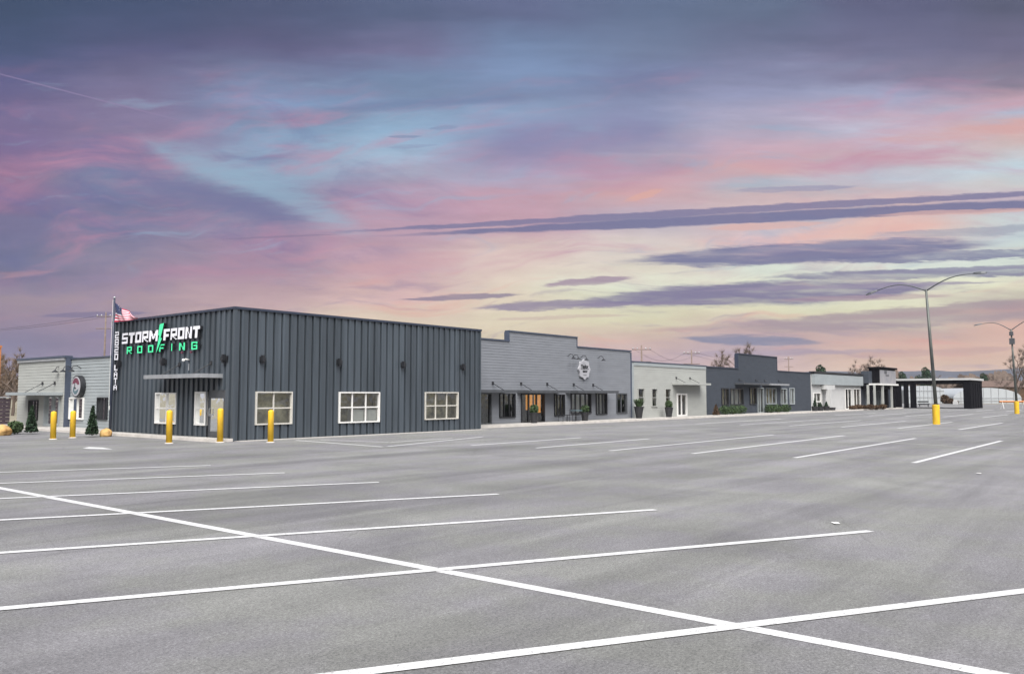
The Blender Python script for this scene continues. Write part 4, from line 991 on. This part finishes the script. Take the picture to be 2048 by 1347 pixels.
# ------------------------------------------------------------------ left background: fence, pylon
t = thing('wooden_fence', 'dark horizontal board fence at the far left with a pale top rail', 'fence', (16, 60, 0))
fa = Vector((13.5, 62.5)); fb = Vector((20.0, 55.8))
def fpt(q, z): p = fa.lerp(fb, q); return Vector((p.x, p.y, z))
fa = Vector((10.0, 56.6)); fb = Vector((20.0, 56.6))
for i in range(7):
    mb = MB(); mb.box(fa.x, 56.6, .1+i*.23, fb.x-.05, 56.64, .31+i*.23); part(mb, 'board', 'wood', t)
mb = MB(); mb.box(fa.x, 56.55, 1.74, fb.x-.05, 56.7, 1.82); part(mb, 'top_rail', 'alu', t)
for i in range(5):
    mb = MB(); mb.box(fa.x+i*2.4, 56.641, 0, fa.x+.12+i*2.4, 56.76, 1.74); part(mb, 'post', 'wood', t)
pp = on_ground(-12, 861); mb = MB(); s_ = (790-690)/71.0*1.9+1.9
mb.box(pp.x-.13, pp.y-.13, 0, pp.x+.13, pp.y+.13, s_-.12); mb.box(pp.x-.16, pp.y-.16, s_-.118, pp.x+.16, pp.y+.16, s_)
single(mb, 'orange_pillar', 'orange', 'tall orange pillar cut by the left edge of the picture', 'pillar', (pp.x, pp.y, 0))

# ------------------------------------------------------------------ trees
def bare_meshes(seed, h, spread, twn=260):
    rnd = random.Random(seed); tr = MB(); tw = MB(); tips = []
    def grow(p, d, l, r, lev):
        q = p+d*l*.5+Vector((rnd.gauss(0, .03*l), rnd.gauss(0, .03*l), 0)); e = p+d*l
        tr.tube([p, q, e], [r, r*.82, r*.62], 5 if lev < 2 else 3, cap=False)
        if lev >= 3: tips.append((e, d, l)); return
        for _ in range(3 if lev else 4):
            nd = (d+Vector((rnd.gauss(0, spread), rnd.gauss(0, spread), rnd.gauss(.08, .2)))).normalized()
            grow(e if rnd.random() < .6 else q, nd, l*rnd.uniform(.55, .78), r*.55, lev+1)
    grow(Vector((0, 0, 0)), Vector((0, 0, 1)), h*.36, h*.022, 0)
    for e, d, l in tips:
        for _ in range(max(3, twn//len(tips))):
            nd = (d+Vector((rnd.gauss(0, .6), rnd.gauss(0, .6), rnd.gauss(.15, .5)))).normalized(); ln = l*rnd.uniform(.4, 1.0); sd = nd.cross(Vector((rnd.gauss(0, 1), rnd.gauss(0, 1), 1))).normalized()*(h*.0028)
            tw.face([e-sd, e+sd, e+nd*ln])
            m_ = e+nd*ln*.5; nd2 = (nd+Vector((rnd.gauss(0, .6), rnd.gauss(0, .6), rnd.gauss(0, .5)))).normalized(); tw.face([m_-sd*.7, m_+sd*.7, m_+nd2*ln*.5])
    return tr, tw
protos = {}
def bare_tree(loc, h, label, v=0, m='twig', group='bare trees behind the buildings', rz=0.0, name='bare_tree'):
    key = (v, m)
    if key not in protos:
        t = thing(name, label, 'tree', loc, group)
        tr, tw = bare_meshes(100+v, 1.0, (.42, .55, .33)[v % 3], 900)
        tr.local = True; tw.local = True
        tr.build('trunk', 'bark', t); tw.build('crown', m, t); protos[key] = t
    else:
        t = copy_tree(protos[key]); t['label'] = label
    t['group'] = group; t.location = loc; t.scale = (h, h, h); t.rotation_euler = (0, 0, rz); return t
def place_px(px, ytop, dep):
    p = at_depth(px, ytop, dep); return p.x, p.y, p.z
# behind the shops
BT = [(1438, 699, 110, 'bare tree above the sage shop roof, just left of the charcoal parapet'), (1452, 706, 118, 'second bare tree above the sage shop roof, nearer the stepped parapet'),
      (1487, 683, 130, 'thin bare tree rising above the tall centre of the charcoal shop'), (1503, 686, 140, 'bare tree rising right of the first one above the tall charcoal parapet'),
      (1705, 712, 190, 'bare tree above the cream shop roof, left of the black tower'), (1722, 716, 200, 'bare tree above the cream shop roof, between its neighbours'), (1738, 712, 200, 'bare tree nearest the black tower on its left side'),
      (1880, 738, 230, 'bare tree behind the canopy, just right of the near lamp post'), (2030, 700, 210, 'tall bare tree behind the farther lamp post'), (2048, 690, 200, 'tallest bare tree, cut by the right edge'), (2005, 742, 230, 'small bare tree left of the farther lamp post'),
      (1915, 748, 250, 'small bare tree beyond the middle of the canopy'), (1990, 748, 260, 'small bare tree beyond the right end of the canopy')]
for i, (px, yt, dep, lb) in enumerate(BT):
    x, y, z = place_px(px, yt, dep); bare_tree((x, y, 0), z*1.0, lb, i % 3, rz=i*1.3)
# woods at the left
rnd = random.Random(5)
for i in range(26):
    px = -150+i*8.5+rnd.uniform(-6, 6); dep = rnd.uniform(75, 120); yt = rnd.uniform(688, 722) if px < 45 else rnd.uniform(735, 760)
    x, y, z = place_px(px, yt, dep)
    bare_tree((x, y, 0), z, 'bare tan tree in the crowded woods beyond the dark fence', i % 3, 'twig_tan', 'tan woodland trees beyond the fence', rz=i*2.1)
def evergreen(loc, h, label):
    if 'ev' not in protos:
        t = thing('evergreen_tree', label, 'tree', loc, 'evergreens beyond the shops'); mb = MB(); mb.local = True; mb.tube([(0, 0, 0), (0, 0, .5), (0, 0, .93)], [.025, .02, .006], 6); mb.build('trunk', 'bark', t)
        mb = MB(); mb.local = True; r_ = random.Random(3)
        for k_ in range(7): leafy(mb, (r_.uniform(-.12, .12), r_.uniform(-.12, .12), .45+.07*k_), .2-.015*k_, .13, 170, .03, seed=k_)
        mb.build('crown', 'leaf', t); protos['ev'] = t
    else: t = copy_tree(protos['ev']); t['label'] = label
    t.location = loc; t.scale = (h, h, h)
for px, yt, dep, lb in ((1638, 728, 150, 'small dark evergreen above the cream shop roof'), (1849, 733, 220, 'dark evergreen behind the canopy left of the near lamp post'), (1802, 742, 260, 'distant evergreen just right of the black tower'), (1965, 745, 260, 'distant evergreen above the right end of the canopy')):
    x, y, z = place_px(px, yt, dep); evergreen((x, y, 0), z, lb)
# far woodland belt and hills
mb = MB(); rnd = random.Random(11)
for _ in range(9000):
    a = math.radians(rnd.uniform(-20, 110)); d = rnd.uniform(300, 420); hh = 7.5+4.5*mnoise.noise(Vector((a*22, 0, 0)))+2.5*mnoise.noise(Vector((a*90, 3, 0)))
    z = rnd.uniform(0, 1)**.7*hh; p = Vector((d*math.cos(a), d*math.sin(a), z)); w = rnd.uniform(.8, 2.0); t_ = rnd.uniform(-.6, .6)
    s = Vector((-math.sin(a+t_), math.cos(a+t_), 0)); mb.face([p-s*w, p+s*w*.6+Vector((0, 0, -w*.5)), p+s*w*.2+Vector((0, 0, w)), p-s*w*.4+Vector((0, 0, w*.9))])
tag(mb.build('distant_woods', 'twig'), 'brown leafless woodland belt along the horizon', 'woods', kind='stuff')
mb = MB(); prev = None
for i in range(141):
    a = math.radians(-30+i); d = 1400; hh = 30+18*mnoise.noise(Vector((a*3, 7, 0)))+6*mnoise.noise(Vector((a*14, 2, 0)))+1.5*mnoise.noise(Vector((a*60, 2, 0)))
    if a < AZ: hh += 8
    c = [(d*math.cos(a), d*math.sin(a), -.5), ((d+150)*math.cos(a), (d+150)*math.sin(a), hh*.7), ((d+300)*math.cos(a), (d+300)*math.sin(a), hh*1.2), ((d+700)*math.cos(a), (d+700)*math.sin(a), -.5)]
    if prev:
        for k_ in range(3): mb.face([prev[k_], c[k_], c[k_+1], prev[k_+1]])
    prev = c
tag(mb.build('hills', 'hill', smooth=True), kind='structure')

# ------------------------------------------------------------------ utility poles
def upole(px, yt, dep, label, arm=1.1, lean=0):
    x, y, z = place_px(px, yt, dep); t = thing('utility_pole', label, 'utility pole', (x, y, 0), 'utility poles behind the shops')
    mb = MB(); mb.tube([(x, y, 0), (x, y, z)], [.13, .08], 8); part(mb, 'pole', 'twig', t, True)
    d = _r
    for zz in (z-.5, z-1.9):
        mb = MB(); a = Vector((x, y, zz)); mb.tube([a-d*arm, a+d*arm], .045, 5); part(mb, 'crossarm', 'twig', t)
    for s_ in (-.9, -.45, .45, .9):
        mb = MB(); q = Vector((x, y, z-.5))+d*arm*s_; mb.lathe([(.05, 0), (.07, .08), (.03, .2)], 8, (q.x, q.y, q.z+.05)); part(mb, 'insulator', 'alu', t)
    return Vector((x, y, z-.45))
tops = [upole(212, 624, 95, 'utility pole just left of the flagpole, above the annexe roof', 1.1), upole(1283, 690, 95, 'utility pole above the left part of the sage shop roof'), upole(1383, 699, 110, 'utility pole above the middle of the sage shop roof'), upole(1577, 712, 150, 'utility pole above the right part of the charcoal shop roof', .8)]
for i, (a, b) in enumerate(((0, None), (1, 2), (2, 3))):
    p = tops[a]; q = tops[b] if b is not None else p-_r*30+Vector((0, 8, -1.0)); mb = MB()
    for s_ in (-.9, .9):
        pts = [(p+_r*s_).lerp(q+_r*s_, k_/12)-Vector((0, 0, 1.2*math.sin(math.pi*k_/12))) for k_ in range(13)]; mb.tube(pts, .014, 4)
    single(mb, 'power_line', 'black', ['pair of wires running left from the pole by the flagpole', 'pair of wires between the two poles over the sage shop', 'pair of wires over the charcoal shop roof'][i], 'wire', tuple(p))

# ------------------------------------------------------------------ far right: greenhouses, shed, barrier, bench
def hoop(name, label, pxa, pxb, ytop, yb, dep, ln, wall=.55):
    """arched white cover, end towards the viewer"""
    A = at_depth(pxa, 800, dep); Bp = at_depth(pxb, 800, dep); w = (Bp-A); w.z = 0; W_ = w.length; d = w.normalized(); n = Vector((-d.y, d.x, 0)); n = n if n.dot(_fh) > 0 else -n
    zt = at_depth((pxa+pxb)/2, ytop, dep).z; zw = zt*wall; o = Vector((A.x, A.y, 0)); pts = []
    for k_ in range(21):
        a = math.pi*k_/20; pts.append((W_/2-W_/2*math.cos(a), zw+(zt-zw)*math.sin(a)))
    t = thing(name, label, 'greenhouse', (A.x+w.x/2, A.y+w.y/2, 0)); mb = MB()
    ring = [(0, 0)]+pts+[(W_, 0)]
    mb.face([o+d*u+Vector((0, 0, z)) for u, z in ring]); part(mb, 'end_wall', 'greenhouse', t); mb = MB(); mb.face([o+n*ln+d*u+Vector((0, 0, z)) for u, z in reversed(ring)]); part(mb, 'end_wall', 'greenhouse', t)
    mb = MB()
    for a, b in zip(ring, ring[1:]): mb.face([o+d*a[0]+Vector((0, 0, a[1])), o+d*b[0]+Vector((0, 0, b[1])), o+n*ln+d*b[0]+Vector((0, 0, b[1])), o+n*ln+d*a[0]+Vector((0, 0, a[1]))])
    part(mb, 'cover', 'greenhouse', t, True)
    mb = MB()
    for k_ in range(1, 9):
        u = W_*k_/9; zt_ = zw+(zt-zw)*math.sqrt(max(0, 1-((u-W_/2)/(W_/2))**2)); a = o+d*u-n*.06; mb.tube([a, a+Vector((0, 0, zt_))], .05, 4)
    for zz in (zw*.5, zw): a = o-n*.1+Vector((0, 0, zz)); mb.tube([a, a+d*W_], .05, 4)
    part(mb, 'frame', 'alu', t)
hoop('greenhouse', 'white arched greenhouse seen under the left half of the canopy', 1815, 1889, 771, 812, 190, 18, .72)
hoop('greenhouse', 'wide white arched greenhouse behind the right pier of the canopy', 1907, 2043, 775, 812, 190, 18, .35)
x, y, z = place_px(2000, 760, 230); t = thing('brown_shed', 'long brown roofed shed behind the wide greenhouse', 'shed', (x, y, 0))
mb = MB(); a = Vector((x, y, 0)); L_ = 8; D_ = _fh
def pq(u, v, zz): p = a+_r*u+D_*v; return (p.x, p.y, zz)
for (u0, u1, v0, v1) in ((-L_, L_, 0, 0), (L_, L_, 0, 8), (-L_, -L_, 0, 8), (-L_, L_, 8, 8)): mb.face([pq(u0, v0, 0), pq(u1, v1, 0), pq(u1, v1, 4.2), pq(u0, v0, 4.2)])
part(mb, 'wall', 'drybush', t)
mb = MB(); mb.face([pq(-L_-.5, -.5, 4.2), pq(L_+.5, -.5, 4.2), pq(L_+.5, 4, 6.0), pq(-L_-.5, 4, 6.0)]); mb.face([pq(-L_-.5, 8.5, 4.2), pq(L_+.5, 8.5, 4.2), pq(L_+.5, 4, 6.0), pq(-L_-.5, 4, 6.0)]); part(mb, 'roof', 'brownroof', t)
# bushes between the greenhouses
for i, (px, yy, rx, rz_) in enumerate(((1890, 786, .7, 1.0), (1898, 792, .9, .55), (1908, 802, .7, .35))):
    p = at_depth(px, 812, 186-3*i); shrub(Vector((p.x, p.y, 0)), rx, rz_, 'dry_shrub', ['tall tawny bush between the two greenhouses', 'tawny bush against the wide greenhouse', 'low tawny bush in front of the gap between greenhouses'][i], 'drybush', 600, .4, 'ball', z=0)
p = at_depth(1911, 808, 175); mb = MB(); mb.box(p.x-.5, p.y-.4, 0, p.x+.5, p.y+.4, .6); mb.box(p.x-.35, p.y-.3, .602, p.x+.35, p.y+.3, 1.0)
single(mb, 'supply_crate', 'cream', 'small white stacked crates in the gap between the greenhouses', 'crate', (p.x, p.y, 0))
p = on_ground(1848, 813); t = thing('park_bench', 'dark low bench beside the canopy piers', 'bench', (p.x, p.y, 0)); d = _r
mb = MB(); a = Vector((p.x, p.y, .45)); mb.tube([a-d*.9, a+d*.9], .12, 4); part(mb, 'seat', 'black', t)
mb = MB(); a = Vector((p.x, p.y, .85))+_fh*.25; mb.tube([a-d*.9, a+d*.9], .12, 4); part(mb, 'backrest', 'black', t)
for s_ in (-.7, .7):
    mb = MB(); q = Vector((p.x, p.y, 0))+d*s_; mb.box(q.x-.06, q.y-.06, 0, q.x+.06, q.y+.06, .42); part(mb, 'leg', 'black', t)
p = on_ground(2026, 817); t = thing('road_barrier', 'orange and white barrier board beside the farther lamp post base', 'barrier', (p.x, p.y, 0))
mb = MB(); a = Vector((p.x, p.y, 1.0)); mb.tube([a-_r*1.9, a+_r*1.9], .13, 4); part(mb, 'board', 'orange', t)
for s_ in (-1.5, 1.5):
    mb = MB(); q = Vector((p.x, p.y, 0))+_r*s_; mb.tube([q-_fh*.4, q+Vector((0, 0, 1.1))], .04, 5); mb.tube([q+_fh*.4, q+Vector((0, 0, 1.1))], .04, 5); part(mb, 'leg', 'white', t)

# ------------------------------------------------------------------ thin evening air
mb = MB(); mb.box(-2500, -2500, -1.03, 2500, 2500, 60)
hz = bpy.data.materials.new('haze'); hz.use_nodes = True; hn = hz.node_tree.nodes; hl = hz.node_tree.links
hn.remove(hn['Principled BSDF']); pv = hn.new('ShaderNodeVolumePrincipled'); pv.inputs['Color'].default_value = (.86, .88, .95, 1); pv.inputs['Density'].default_value = .00012; pv.inputs['Anisotropy'].default_value = .1
hl.new(pv.outputs[0], hn['Material Output'].inputs['Volume']); MT['haze'] = hz
tag(mb.build('haze', 'haze'), kind='stuff')
